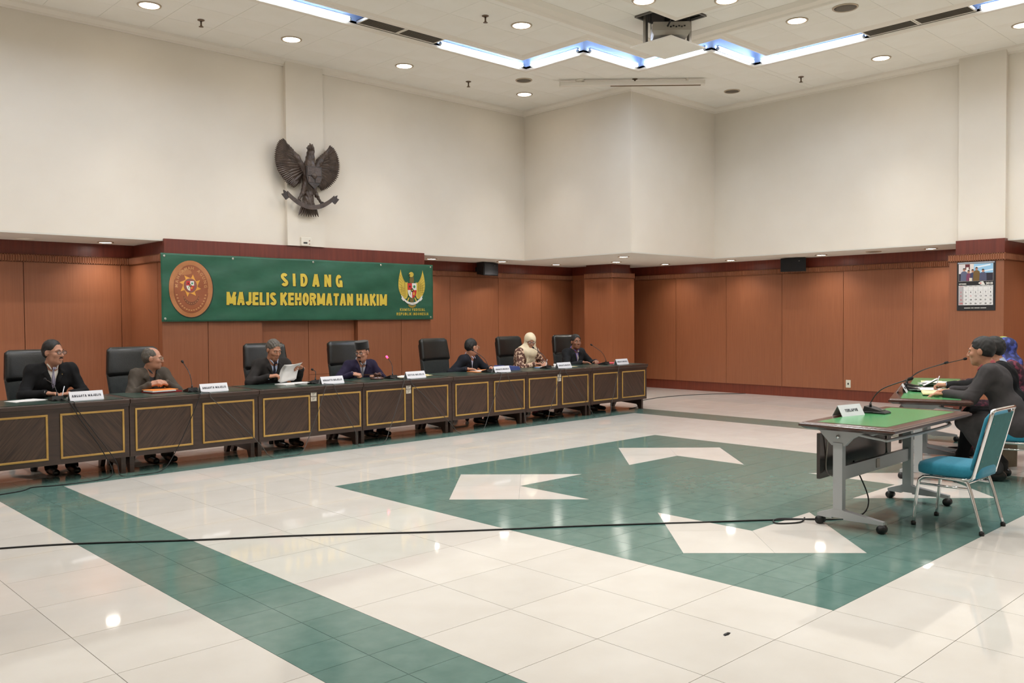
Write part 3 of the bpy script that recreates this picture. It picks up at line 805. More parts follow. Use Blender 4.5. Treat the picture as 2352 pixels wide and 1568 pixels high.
def desk(x0, x1, label, sticker=False):
    w = x1-x0
    t = thing('bench_desk', label, 'desk', (x0, 0, 0), 0, 'desks of the panel bench')
    MB().box(.002, w-.002, DY0, DY1, DZ-.05, DZ-.004, bev=.006).build('top', M_DESK, t)
    MB().box(.05, w-.05, DY0+.055, DY1-.05, DZ-.01, DZ).build('top_inlay', M_TOPG, t)
    MB().box(.002, w-.002, DY0+.02, DY0+.036, DZ-.075, DZ-.05).build('apron_moulding', M_DESK, t)
    MB().box(.004, w-.004, DY0+.035, DY0+.06, .172, DZ-.05).build('front_panel', M_DESK, t)
    for k, a in enumerate((.055, .763)):
        b = a+.60; y = DY0+.035
        mb = MB(); g = .02
        for q in ((a, b, .223, .223+g), (a, b, .662-g, .662), (a, a+g, .223+g, .662-g), (b-g, b, .223+g, .662-g)):
            mb.box(q[0], q[1], y-.012, y, q[2], q[3], bev=.003)
        mb.build('gold_frame', M_GOLD, t)
        MB().box(a+g, b-g, y-.004, y+.001, .223+g, .662-g).build('veneer_panel', M_VEN[k], t)
    for x in (.02, w-.065):
        mb = MB()
        mb.prism([(DY0+.10, 0), (DY0+.16, 0), (DY0+.20, .075), (DY1-.22, .10), (DY1-.16, .075), (DY1-.12, 0), (DY1-.06, 0), (DY1-.06, DZ-.05), (DY0+.061, DZ-.05), (DY0+.10, .172)], x, x+.045, 'x')
        mb.build('side_leg', M_DESK, t)
    MB().box(.065, w-.065, DY1-.12, DY1-.10, .12, .22).build('stretcher', M_DESK, t)
    if sticker:
        for z0, z1 in ((.645, .695), (.585, .637)):
            s = MB().box(.672, .748, DY0+.0335, DY0+.0352, z0, z1).build('sticker', M_STICK, t)
            for k in range(3): MB().box(.682+.01*(k % 2), .738-.012*k, DY0+.0328, DY0+.0334, z1-.014-.012*k, z1-.010-.012*k).build('printed_line', M_INK, s)
    return t
names = ('before the person with the striped tie', 'before the person with clasped hands', 'before the person reading papers',
         'before the person with the black cap', 'before the person turned away', 'before the person in the headscarf',
         'at the far end of the bench')
for k in range(7):
    desk(DX[k], DX[k+1], 'dark bench desk with gold-framed panels '+names[k], sticker=k in (2, 3, 5))

# ------------------------------------------------------------------ high-backed office chairs
M_LEA = mat('chair_leather', (13, 15, 15), 0.30, col2=(20, 22, 22), scale=30, bump=0.12, bscale=120, spec=0.55)
M_LEA2 = mat('chair_leather_matt', (32, 37, 38), 0.55, col2=(40, 46, 46), scale=30, bump=0.15, bscale=150)
def pad_rings(z0, z1, w0, w1, t0, lean0, lean1, bend, n=28, m=12, sq=.32, droop=0.0, roundtop=.035):
    rings = []
    for i in range(m+1):
        f = i/m; z = z0+(z1-z0)*f
        e = min(f, 1-f)*(z1-z0)
        k = math.sqrt(max(0.0, 1-(1-min(1, e/roundtop))**2)) if e < roundtop else 1.0
        w = w0+(w1-w0)*f; w = w-(1-k)*roundtop*1.6
        t = t0*(.25+.75*k)
        yc = lean0+(lean1-lean0)*f
        ring = []
        for a in range(n):
            an = 2*math.pi*a/n; c, s = math.cos(an), math.sin(an)
            x = w/2*math.copysign(abs(c)**sq, c); y = t/2*math.copysign(abs(s)**.55, s)
            ring.append((x, yc+y-bend*(2*x/max(w, .01))**2, z+droop*(1-(2*x/max(w, .01))**2)))
        rings.append(ring)
    return rings
def office_chair(label):
    t = thing('office_chair', label, 'chair', (0, 0, 0), 0, 'high-backed black chairs of the panel')
    MB().loft(pad_rings(.52, .955, .52, .60, .09, .235, .300, .045, droop=.0)).build('back_pad', M_LEA2, t)
    MB().loft(pad_rings(.90, 1.245, .615, .56, .115, .285, .345, .055, droop=-.0, roundtop=.045)).build('head_pad', M_LEA, t)
    MB().loft([[(x, y+.03, z) for x, y, z in r] for r in pad_rings(.50, 1.20, .50, .54, .06, .265, .345, .045)]).build('back_shell', M_LEA2, t)
    MB().loft([[(.27*math.copysign(abs(math.cos(a))**.35, math.cos(a))*k, -.01+.27*math.copysign(abs(math.sin(a))**.35, math.sin(a))*k, z) for a in [2*math.pi*i/24 for i in range(24)]]
               for z, k in ((.385, .86), (.40, .97), (.44, 1.0), (.475, .98), (.49, .88), (.495, .6))]).build('seat', M_LEA2, t)
    for s in (-1, 1):
        MB().tube(spline([(s*.27, .2, .42), (s*.325, .19, .50), (s*.325, .15, .64), (s*.32, .0, .675), (s*.32, -.16, .66)], 5), [.022]*20+[.026], 10).build('armrest', M_LEA2, t)
    MB().lathe([(.06, .10), (.06, .13), (.03, .14), (.03, .30), (.05, .31), (.12, .37), (.12, .386)], 16).build('gas_column', M_BLK, t)
    for k in range(5):
        an = math.radians(90+72*k); dx, dy = math.cos(an), math.sin(an)
        MB().tube([(dx*.03, dy*.03, .115), (dx*.30, dy*.30, .075)], [.032, .02], 8, flat=.8).build('base_arm', M_BLK, t)
        c = MB().tube([(dx*.30-dy*.025, dy*.30+dx*.025, .03), (dx*.30+dy*.025, dy*.30-dx*.025, .03)], .03, 12).build('caster', M_BLK, t)
        MB().tube([(dx*.30, dy*.30, .03), (dx*.30, dy*.30, .085)], .012, 8).build('caster_stem', M_BLK, c)
    return t
CH = [(2.79, 10.20, 2), (3.82, 10.22, -4), (5.50, 10.20, -2), (6.74, 10.18, 3), (8.36, 10.22, 8), (9.90, 10.20, 4), (11.22, 10.20, -6)]
clab = ('behind the person with the striped tie at the left', 'behind the person with clasped hands', 'behind the person reading papers', 'behind the person with the black cap',
        'almost fully seen beside the person turned away', 'behind the person in the cream headscarf', 'behind the last person at the far end')
ch0 = office_chair('high-backed black leather office chair '+clab[0])
for k, (x, y, a) in enumerate(CH):
    o = ch0 if k == 0 else copy_tree(ch0, label='high-backed black leather office chair '+clab[k])
    o.location = (x, y, 0); o.rotation_euler = (0, 0, math.radians(a))

# ------------------------------------------------------------------ folding tables with green tops
M_TEDGE = wood('table_edge', (58, 32, 26), (80, 46, 36), rough=0.25, sc=(1.5, 12, 12), coat=0.4, rnd=.03)
M_TGREEN = mat('table_green', (74, 148, 92), 0.22, col2=(82, 156, 100), scale=4, spec=0.5)
M_GREY = mat('leg_grey', (172, 174, 176), 0.4, metal=0.15); M_CHROME = mat('chrome', (225, 225, 228), 0.10, metal=1.0)
M_MOD = wood('modesty_dark', (34, 24, 22), (46, 32, 28), rough=0.25, coat=0.3)
def folding_table(L, W, loc, rz, label):
    """long side along local x, sitter on the -y side"""
    t = thing('folding_table', label, 'table', loc, rz, 'green-topped folding tables')
    z = DZ; h, w = L/2, W/2
    def rr(d, zz): return [(-h+d, -w+d, zz), (h-d, -w+d, zz), (h-d, w-d, zz), (-h+d, w-d, zz)]
    mb = MB(); mb.loft([rr(.045, z-.05), rr(.03, z-.045), rr(.012, z-.032), rr(.0, z-.028), rr(0, z-.012), rr(.012, z-.008), rr(.016, z-.002), rr(.022, z)], smooth=False)
    mb.build('top', M_TEDGE, t)
    MB().box(-h+.10, h-.10, -w+.10, w-.10, z-.002, z+.0012).build('green_inlay', M_TGREEN, t)
    MB().box(-h+.12, h-.12, w-.11, w-.085, .335, .675).build('modesty_panel', M_MOD, t)
    for s in (-1, 1):
        x = s*(h-.13); yc = .10
        lg = MB().loft([[(x-.028, yc-.035, .115), (x+.028, yc-.035, .115), (x+.028, yc+.035, .115), (x-.028, yc+.035, .115)],
                        [(x-.028, yc-.035, .62), (x+.028, yc-.035, .62), (x+.028, yc+.035, .62), (x-.028, yc+.035, .62)]], smooth=False).build('leg', M_GREY, t)
        mb = MB(); mb.prism([(yc-.05, .60), (yc+.05, .60), (yc+.09, .64), (yc+.16, z-.05), (yc-.20, z-.05), (yc-.10, .655)], x-.02, x+.02, 'x'); mb.build('bracket', M_GREY, lg)
        MB().tube([(x+s*.021, yc, .665), (x+s*.03, yc, .665)], .012, 10).build('pivot_bolt', M_CHROME, lg)
        ft = MB()
        ft.loft([[(x-.03, yc-.045, .06), (x+.03, yc-.045, .06), (x+.03, yc-.045, .125), (x-.03, yc-.045, .125)], [(x-.018, yc-.33, .062), (x+.018, yc-.33, .062), (x+.018, yc-.33, .085), (x-.018, yc-.33, .085)]], smooth=False)
        ft.loft([[(x-.03, yc+.045, .06), (x+.03, yc+.045, .06), (x+.03, yc+.045, .125), (x-.03, yc+.045, .125)], [(x-.022, yc+.16, .062), (x+.022, yc+.16, .062), (x+.022, yc+.16, .085), (x-.022, yc+.16, .085)]], smooth=False)
        ft.box(x-.03, x+.03, yc-.045, yc+.045, .07, .13)
        fo = ft.build('foot', M_GREY, t)
        for yy in (yc-.315, yc+.145):
            MB().tube([(x-.028, yy, .031), (x+.028, yy, .031)], .031, 14).build('caster', M_BLK, fo)
            MB().tube([(x, yy, .05), (x, yy, .07)], .012, 8).build('caster_stem', M_BLK, fo)
        MB().tube(spline([(x-.02*s, yc+.12, .70), (x-.08*s, w-.13, .66), (x-.08*s, w-.115, .40), (x-.02*s, yc+.05, .36)], 5), .006, 6).build('stay_wire', M_STEEL, t)
    MB().box(-h+.16, h-.16, .085, .115, .34, .44).build('crossbar', M_GREY, t)
    MB().tube([(-h+.16, -.10, z-.075), (h-.16, -.10, z-.075)], .014, 8).build('fold_rod', M_GREY, t)
    MB().tube(spline([(-h+.13, -.02, z-.07), (-h+.15, -.20, z-.095), (-h+.25, -.25, z-.10), (h-.25, -.25, z-.10), (h-.13, -.2, z-.08)], 4), .012, 8).build('tilt_lever', M_GREY, t)
    MB().box(-.03, .03, .08, .084, .36, .43).build('maker_plate', M_STEEL, t)
    return t
T1C, T1R = (6.80, 2.905), math.radians(1.0)
UX, UY = math.cos(math.radians(19.5)), math.sin(math.radians(19.5))
folding_table(1.54, .71, (T1C[0], T1C[1], 0), T1R, 'green-topped folding table on castors in front, with the tent sign')
T2C = (8.34+UX*.79, 3.185+UY*.79); T3C = (T2C[0]+UX*1.60, T2C[1]+UY*1.60)
folding_table(1.56, .71, (T2C[0], T2C[1], 0), math.radians(19.5), 'green-topped folding table at which the person in the charcoal suit sits')
folding_table(1.56, .71, (T3C[0], T3C[1], 0), math.radians(19.5), 'green-topped folding table farthest along the row, half hidden by papers')

# ------------------------------------------------------------------ teal stacking chairs
M_TEAL = mat('teal_fabric', (28, 122, 148), 0.85, col2=(34, 132, 158), scale=60, bump=0.2, bscale=500, sheen=.2)
M_TEALB = mat('teal_back_cover', (38, 104, 106), 0.7, col2=(44, 112, 114), scale=20)
def stack_chair(label):
    """faces +y"""
    t = thing('stacking_chair', label, 'chair', (0, 0, 0), 0, 'teal stacking chairs')
    def sq(k, z, dy=0): return [(.215*math.copysign(abs(math.cos(a))**.4, math.cos(a))*k, dy+.02+.225*math.copysign(abs(math.sin(a))**.4, math.sin(a))*k, z) for a in [2*math.pi*i/28 for i in range(28)]]
    MB().loft([sq(.9, .385), sq(.99, .395), sq(1.0, .415), sq(1.0, .44), sq(.96, .465), sq(.80, .478), sq(.4, .483)]).build('seat', M_TEAL, t)
    # back cushion leaning away
    rings = []
    for i in range(13):
        f = i/12; z = .42+.44*f; yc = -.165-.115*f; e = min(f, 1-f)*.44; k = math.sqrt(max(0, 1-(1-min(1, e/.04))**2))
        w = .40-(1-k)*.05; tt = .05*(.3+.7*k)
        rings.append([(w/2*math.copysign(abs(math.cos(a))**.35, math.cos(a)), yc+.02+tt/2*math.copysign(abs(math.sin(a))**.6, math.sin(a)), z) for a in [2*math.pi*q/24 for q in range(24)]])
    MB().loft(rings).build('back_cushion', M_TEAL, t)
    mb = MB(); mb.loft([[(-.19, -.178, .43), (.19, -.178, .43), (.19, -.186, .43), (-.19, -.186, .43)], [(-.19, -.29, .85), (.19, -.29, .85), (.19, -.298, .85), (-.19, -.298, .85)]], smooth=False)
    mb.build('back_cover', M_TEALB, t)
    pts = []
    for s in (-1, 1):
        q = [(s*.20, .02, .375), (s*.205, -.12, .378), (s*.208, -.165, .40), (s*.208, -.18, .45), (s*.208, -.285, .85)]
        pts.append(q)
    path = pts[0]+[(-.20, -.293, .875), (-.175, -.297, .885), (.175, -.297, .885), (.20, -.293, .875)]+pts[1][::-1]
    MB().tube(spline(path, 4), .0135, 10).build('back_frame', M_CHROME, t)
    for s in (-1, 1):
        x = s*.205
        lf = MB().tube(spline([(x*1.02, .245, .02), (x, .215, .30), (x, .19, .355), (x, .14, .372), (x, .0, .372), (x, -.10, .365), (x, -.14, .33), (x*1.02, -.225, .02)], 5), .0125, 10).build('leg_loop', M_CHROME, t)
        for yy in (.246, -.227):
            MB().lathe([(.017, 0), (.018, .02), (.014, .028)], 10).build('rubber_foot', M_BLK, lf, loc=(x*1.02, yy, 0))
        MB().tube([(x, .208, .315), (x, -.142, .315)], .008, 8).build('side_bar', M_CHROME, t)
    for yy, z in ((.19, .352), (-.12, .352)):
        MB().tube([(-.205, yy, z), (.205, yy, z)], .009, 8).build('cross_bar', M_CHROME, t)
    for (x, f) in ((-.15, .2), (.15, .2), (-.15, .85), (.15, .85)):
        MB().lathe([(.006, 0), (.004, .003)], 8, M=Matrix.Translation((x, -.184-.112*f, .43+.42*f)) @ Matrix.Rotation(math.radians(75), 4, 'X')).build('rivet', M_STEEL, t)
    return t
sc0 = stack_chair('teal stacking chair with chrome legs standing empty at the front table')
sc0.location = (6.805, 2.385, 0); sc0.rotation_euler = (0, 0, math.radians(-1.0))
NVX, NVY = -UY, UX            # direction the sitters at the rotated row look
R2 = math.radians(19.5)
P8 = (9.02, 2.66)
for (px, py, a, lab) in ((P8[0], P8[1], 19.5, 'teal stacking chair under the person in the charcoal suit'),
                    (P8[0]+UX*.72+.02, P8[1]+UY*.72+.04, 19.5, 'teal stacking chair under the second person, mostly hidden'),
                    (P8[0]+UX*1.5, P8[1]+UY*1.5+.02, 22, 'teal stacking chair under the person in the blue headscarf'),
                    (9.20, 1.92, 32, 'teal stacking chair behind the suited person, cut by the picture edge'),):
    copy_tree(sc0, (px, py, 0), math.radians(a), label=lab)
# ------------------------------------------------------------------ figures: implicit surfaces turned into meshes
class Field:
    def __init__(s, lo, hi, h):
        s.lo = np.array(lo, float); s.h = h
        s.n = np.maximum(4, np.ceil((np.array(hi)-s.lo)/h).astype(int)+1)
        s.d = np.full(tuple(s.n), 0.25, dtype=np.float32)
    def copy(s):
        f = Field.__new__(Field); f.lo = s.lo; f.h = s.h; f.n = s.n; f.d = s.d.copy(); return f
    def block(s, bb, pad):
        a = np.floor((np.array(bb[0])-pad-s.lo)/s.h).astype(int); b = np.ceil((np.array(bb[1])+pad-s.lo)/s.h).astype(int)+1
        a = np.clip(a, 0, s.n); b = np.clip(b, 0, s.n)
        if np.any(b-a < 1): return None, None
        sl = tuple(slice(i, j) for i, j in zip(a, b))
        ax = [(s.lo[k]+s.h*np.arange(a[k], b[k])).astype(np.float32) for k in range(3)]
        return sl, (ax[0][:, None, None], ax[1][None, :, None], ax[2][None, None, :])
    def add(s, prim, k=0.0):
        sl, P = s.block(prim.bb, 3*s.h+k)
        if sl is None: return s
        d = prim(P); a = s.d[sl]
        if k > 0:
            hh = np.maximum(k-np.abs(a-d), 0)/k
            s.d[sl] = np.minimum(a, d)-hh*hh*k*.25
        else: s.d[sl] = np.minimum(a, d)
        return s
    def cut(s, prim, k=0.0):
        sl, P = s.block(prim.bb, 3*s.h+k)
        if sl is None: return s
        d = -prim(P); a = s.d[sl]
        if k > 0:
            hh = np.maximum(k-np.abs(a-d), 0)/k
            s.d[sl] = np.maximum(a, d)+hh*hh*k*.25
        else: s.d[sl] = np.maximum(a, d)
        return s
    def keep(s, prim):
        sl, P = s.block((s.lo, s.lo+s.h*s.n), 0)
        s.d = np.maximum(s.d, prim(P)).astype(np.float32); return s
    def wrinkle(s, amp, seed=0.0, f=1.0):
        sl, (X, Y, Z) = s.block((s.lo, s.lo+s.h*s.n), 0)
        near = np.abs(s.d) < .03
        w = np.sin(38*f*(Z+.35*X)+9*np.sin(11*f*X+seed)+seed)*np.sin(17*f*Y+13*f*X+2*seed)+.6*np.sin(55*f*(Z-.5*Y)+4*np.sin(19*f*Y+seed)+3*seed)*np.sin(23*f*X+seed)
        s.d = np.where(near, s.d+np.float32(amp)*w.astype(np.float32), s.d).astype(np.float32); return s
    def grow(s, e): s.d = s.d-np.float32(e); return s
    def mesh(s):
        d = s.d
        d[0] = d[-1] = .2; d[:, 0] = d[:, -1] = .2; d[:, :, 0] = d[:, :, -1] = .2
        ins = d < 0
        c = np.zeros(tuple(np.array(d.shape)-1), dtype=np.int8)
        for i in (0, 1):
            for j in (0, 1):
                for k in (0, 1):
                    c += ins[i:d.shape[0]-1+i, j:d.shape[1]-1+j, k:d.shape[2]-1+k]
        act = (c > 0) & (c < 8)
        idx = np.argwhere(act)
        if len(idx) == 0: return np.zeros((0, 3)), []
        ids = np.full(act.shape, -1, dtype=np.int64); ids[act] = np.arange(len(idx))
        corner = {}
        for i in (0, 1):
            for j in (0, 1):
                for k in (0, 1):
                    corner[(i, j, k)] = d[idx[:, 0]+i, idx[:, 1]+j, idx[:, 2]+k].astype(np.float64)
        acc = np.zeros((len(idx), 3)); cnt = np.zeros(len(idx))
        for ax in range(3):
            for u in (0, 1):
                for v in (0, 1):
                    a = [u, v]; a.insert(ax, 0); b = [u, v]; b.insert(ax, 1)
                    da, db = corner[tuple(a)], corner[tuple(b)]
                    m = (da < 0) != (db < 0)
                    t = np.where(m, da/np.where(da-db == 0, 1, da-db), 0)
                    for q in range(3):
                        acc[:, q] += np.where(m, (t if q == ax else a[q]), 0)
                    cnt += m
        V = s.lo+s.h*(idx+acc/cnt[:, None])
        faces = []
        for ax in range(3):
            sl0 = [slice(None)]*3; sl1 = [slice(None)]*3
            sl0[ax] = slice(0, d.shape[ax]-1); sl1[ax] = slice(1, d.shape[ax])
            A, B = ins[tuple(sl0)], ins[tuple(sl1)]
            e = np.argwhere(A != B)
            o1, o2 = [q for q in range(3) if q != ax]
            ok = (e[:, o1] > 0) & (e[:, o2] > 0) & (e[:, o1] < d.shape[o1]-1) & (e[:, o2] < d.shape[o2]-1)
            e = e[ok]
            flip = A[e[:, 0], e[:, 1], e[:, 2]]
            q = []
            for da, db in ((-1, -1), (0, -1), (0, 0), (-1, 0)):
                g = e.copy(); g[:, o1] += da; g[:, o2] += db
                q.append(ids[g[:, 0], g[:, 1], g[:, 2]])
            Q = np.stack(q, 1)
            if ax == 1: flip = ~flip
            Q[~flip] = Q[~flip][:, ::-1]
            faces.append(Q)
        return V, np.concatenate(faces)
    def build(s, name, m, parent=None, label=None):
        V, F = s.mesh()
        me = bpy.data.meshes.new(name)
        me.vertices.add(len(V)); me.vertices.foreach_set('co', V.astype(np.float32).ravel())
        n = len(F)
        if n:
            me.loops.add(n*4); me.loops.foreach_set('vertex_index', np.asarray(F, dtype=np.int32).ravel())
            me.polygons.add(n); me.polygons.foreach_set('loop_start', np.arange(n, dtype=np.int32)*4)
            me.polygons.foreach_set('use_smooth', np.ones(n, dtype=bool))
        me.update(calc_edges=True); me.validate()
        me.materials.append(m)
        o = bpy.data.objects.new(name, me); COL.objects.link(o)
        if parent is not None: o.parent = parent
        if label: o['label'] = label
        return o

class Prim:
    def __init__(s, fn, bb): s.fn = fn; s.bb = bb
    def __call__(s, P): return s.fn(*P)
def cap(a, b, r1, r2=None):
    a = np.array(a, float); b = np.array(b, float); r2 = r1 if r2 is None else r2
    ba = b-a; L = max(1e-9, float(ba@ba)); R = max(r1, r2)
    def fn(X, Y, Z):
        t = np.clip(((X-a[0])*ba[0]+(Y-a[1])*ba[1]+(Z-a[2])*ba[2])/L, 0, 1)
        return np.sqrt((X-a[0]-t*ba[0])**2+(Y-a[1]-t*ba[1])**2+(Z-a[2]-t*ba[2])**2)-(r1+(r2-r1)*t)
    return Prim(fn, (np.minimum(a, b)-R, np.maximum(a, b)+R))
def ell(c, r, R=None):
    c = np.array(c, float); r = np.array(r, float); R = np.eye(3) if R is None else np.array(R)
    ext = np.sqrt(((R*r)**2).sum(1))
    def fn(X, Y, Z):
        x, y, z = X-c[0], Y-c[1], Z-c[2]
        q = [(R[0, i]*x+R[1, i]*y+R[2, i]*z)/r[i] for i in range(3)]
        k0 = np.sqrt(q[0]**2+q[1]**2+q[2]**2)
        k1 = np.sqrt((q[0]/r[0])**2+(q[1]/r[1])**2+(q[2]/r[2])**2)+1e-6
        return k0*(k0-1)/k1
    return Prim(fn, (c-ext, c+ext))
def rbox(c, hs, rad, R=None):
    c = np.array(c, float); hs = np.array(hs, float); R = np.eye(3) if R is None else np.array(R)
    ext = (np.abs(R)*hs).sum(1)
    def fn(X, Y, Z):
        x, y, z = X-c[0], Y-c[1], Z-c[2]
        q = [np.abs(R[0, i]*x+R[1, i]*y+R[2, i]*z)-(hs[i]-rad) for i in range(3)]
        o = np.sqrt(np.maximum(q[0], 0)**2+np.maximum(q[1], 0)**2+np.maximum(q[2], 0)**2)
        return o+np.minimum(np.maximum(q[0], np.maximum(q[1], q[2])), 0)-rad
    return Prim(fn, (c-ext, c+ext))
def halves(planes, bb):
    """intersection of half spaces (n, d): n.p < d inside"""
    pl = [(np.array(n, float)/np.linalg.norm(n), d/np.linalg.norm(n)) for n, d in planes]
    def fn(X, Y, Z):
        out = None
        for n, d in pl:
            v = n[0]*X+n[1]*Y+n[2]*Z-d
            out = v if out is None else np.maximum(out, v)
        return out
    return Prim(fn, (np.array(bb[0], float), np.array(bb[1], float)))
def poly_front(pts, ymax, bb, M=None):
    """convex polygon in x-z (counter-clockwise seen from -y), kept for y < ymax; M: optional (R, origin)"""
    pl = []
    n = len(pts)
    for i in range(n):
        (x0, z0), (x1, z1) = pts[i], pts[(i+1) % n]
        nx, nz = (z1-z0), -(x1-x0)
        pl.append(((nx, 0, nz), nx*x0+nz*z0))
    pl.append(((0, 1, 0), ymax))
    return halves(pl, bb)
def rotm(yaw, pitch=0, roll=0):
    """columns = head axes; face looks along -y, yaw turns towards +x, pitch > 0 looks down"""
    cy, sy = math.cos(yaw), math.sin(yaw); cp, sp = math.cos(pitch), math.sin(pitch); cr, sr = math.cos(roll), math.sin(roll)
    Rz = np.array([[cy, -sy, 0], [sy, cy, 0], [0, 0, 1]]); Rx = np.array([[1, 0, 0], [0, cp, -sp], [0, sp, cp]]); Ry = np.array([[cr, 0, sr], [0, 1, 0], [-sr, 0, cr]])
    return Rz @ Rx @ Ry
def elbow_of(S, W, l1, l2, pole):
    S, W, pole = np.array(S, float), np.array(W, float), np.array(pole, float)
    d = W-S; L = np.linalg.norm(d); L2 = min(L, (l1+l2)*.999); u = d/L
    a = (l1*l1-l2*l2+L2*L2)/(2*L2); hgt = math.sqrt(max(1e-6, l1*l1-a*a))
    p = pole-u*(pole@u); p /= np.linalg.norm(p)
    return S+u*a*(L/L2)+p*hgt
def hand_prims(W, d, n, side, pose):
    """W wrist, d towards the fingers, n out of the palm, side = +1 when the thumb lies along n x d, else -1"""
    W = np.array(W, float); d = np.array(d, float); d /= np.linalg.norm(d); n = np.array(n, float); n -= d*(n@d); n /= np.linalg.norm(n)
    s = np.cross(n, d)*side
    R = np.stack([d, s, n], 1)
    out = [rbox(W+d*.052, (.047, .039, .0145), .013, R), cap(W-d*.03, W+d*.02, .026, .024)]
    curl = {'rest': (.25, .35, .25), 'fist': (1.2, 1.4, .7), 'hold': (.55, .75, .35), 'clasp': (.7, .9, .5), 'flat': (.06, .1, .06), 'pen': (.6, .9, .6)}[pose]
    for k, (off, l) in enumerate(((.029, .068), (.010, .077), (-.010, .072), (-.028, .056))):
        p = W+d*.094+s*off*1.0-d*abs(off)*.15
        ang = 0; segs = (l*.45, l*.32, l*.26)
        fan = off*.12/.03
        base = d+s*fan*.35; base /= np.linalg.norm(base)
        r = .0098 if k < 3 else .0085
        for j in range(3):
            ang += curl[j]*(1+.06*k)
            q = p+(base*math.cos(ang)+n*math.sin(ang))*segs[j]
            out.append(cap(p, q, r, r*.92)); p = q; r *= .92
    p = W+d*.028+s*.034
    dirs = {'flat': (.75, .65, .05), 'rest': (.8, .5, .25), 'fist': (.75, .25, .6), 'hold': (.75, .35, .55), 'clasp': (.8, .35, .35), 'pen': (.85, .1, .55)}[pose]
    td = d*dirs[0]+s*dirs[1]+n*dirs[2]; td /= np.linalg.norm(td)
    q = p+td*.045; out.append(cap(p-td*.01, q, .0125, .011))
    td2 = td+d*.35-s*.25; td2 /= np.linalg.norm(td2)
    out.append(cap(q, q+td2*.034, .0105, .009))
    return out

def skin_mat(name, c):
    return mat(name, c, 0.5, col2=tuple(max(0, v-14) for v in c), scale=26, spec=0.4, lo=.35, hi=.75)
M_EYEW = mat('eye_white', (205, 198, 188), .35); M_EYED = mat('eye_dark', (22, 16, 13), .25)
M_SHOE = mat('shoe_black', (15, 14, 14), .28, spec=.6)
M_LENS = bpy.data.materials.new('spectacle_lens'); M_LENS.use_nodes = True
_b = M_LENS.node_tree.nodes['Principled BSDF']; _b.inputs['Transmission Weight'].default_value = .0; _b.inputs['Alpha'].default_value = .12; _b.inputs['Roughness'].default_value = .05; _b.inputs['Base Color'].default_value = (.8, .85, .9, 1)
MATS['spectacle_lens'] = M_LENS

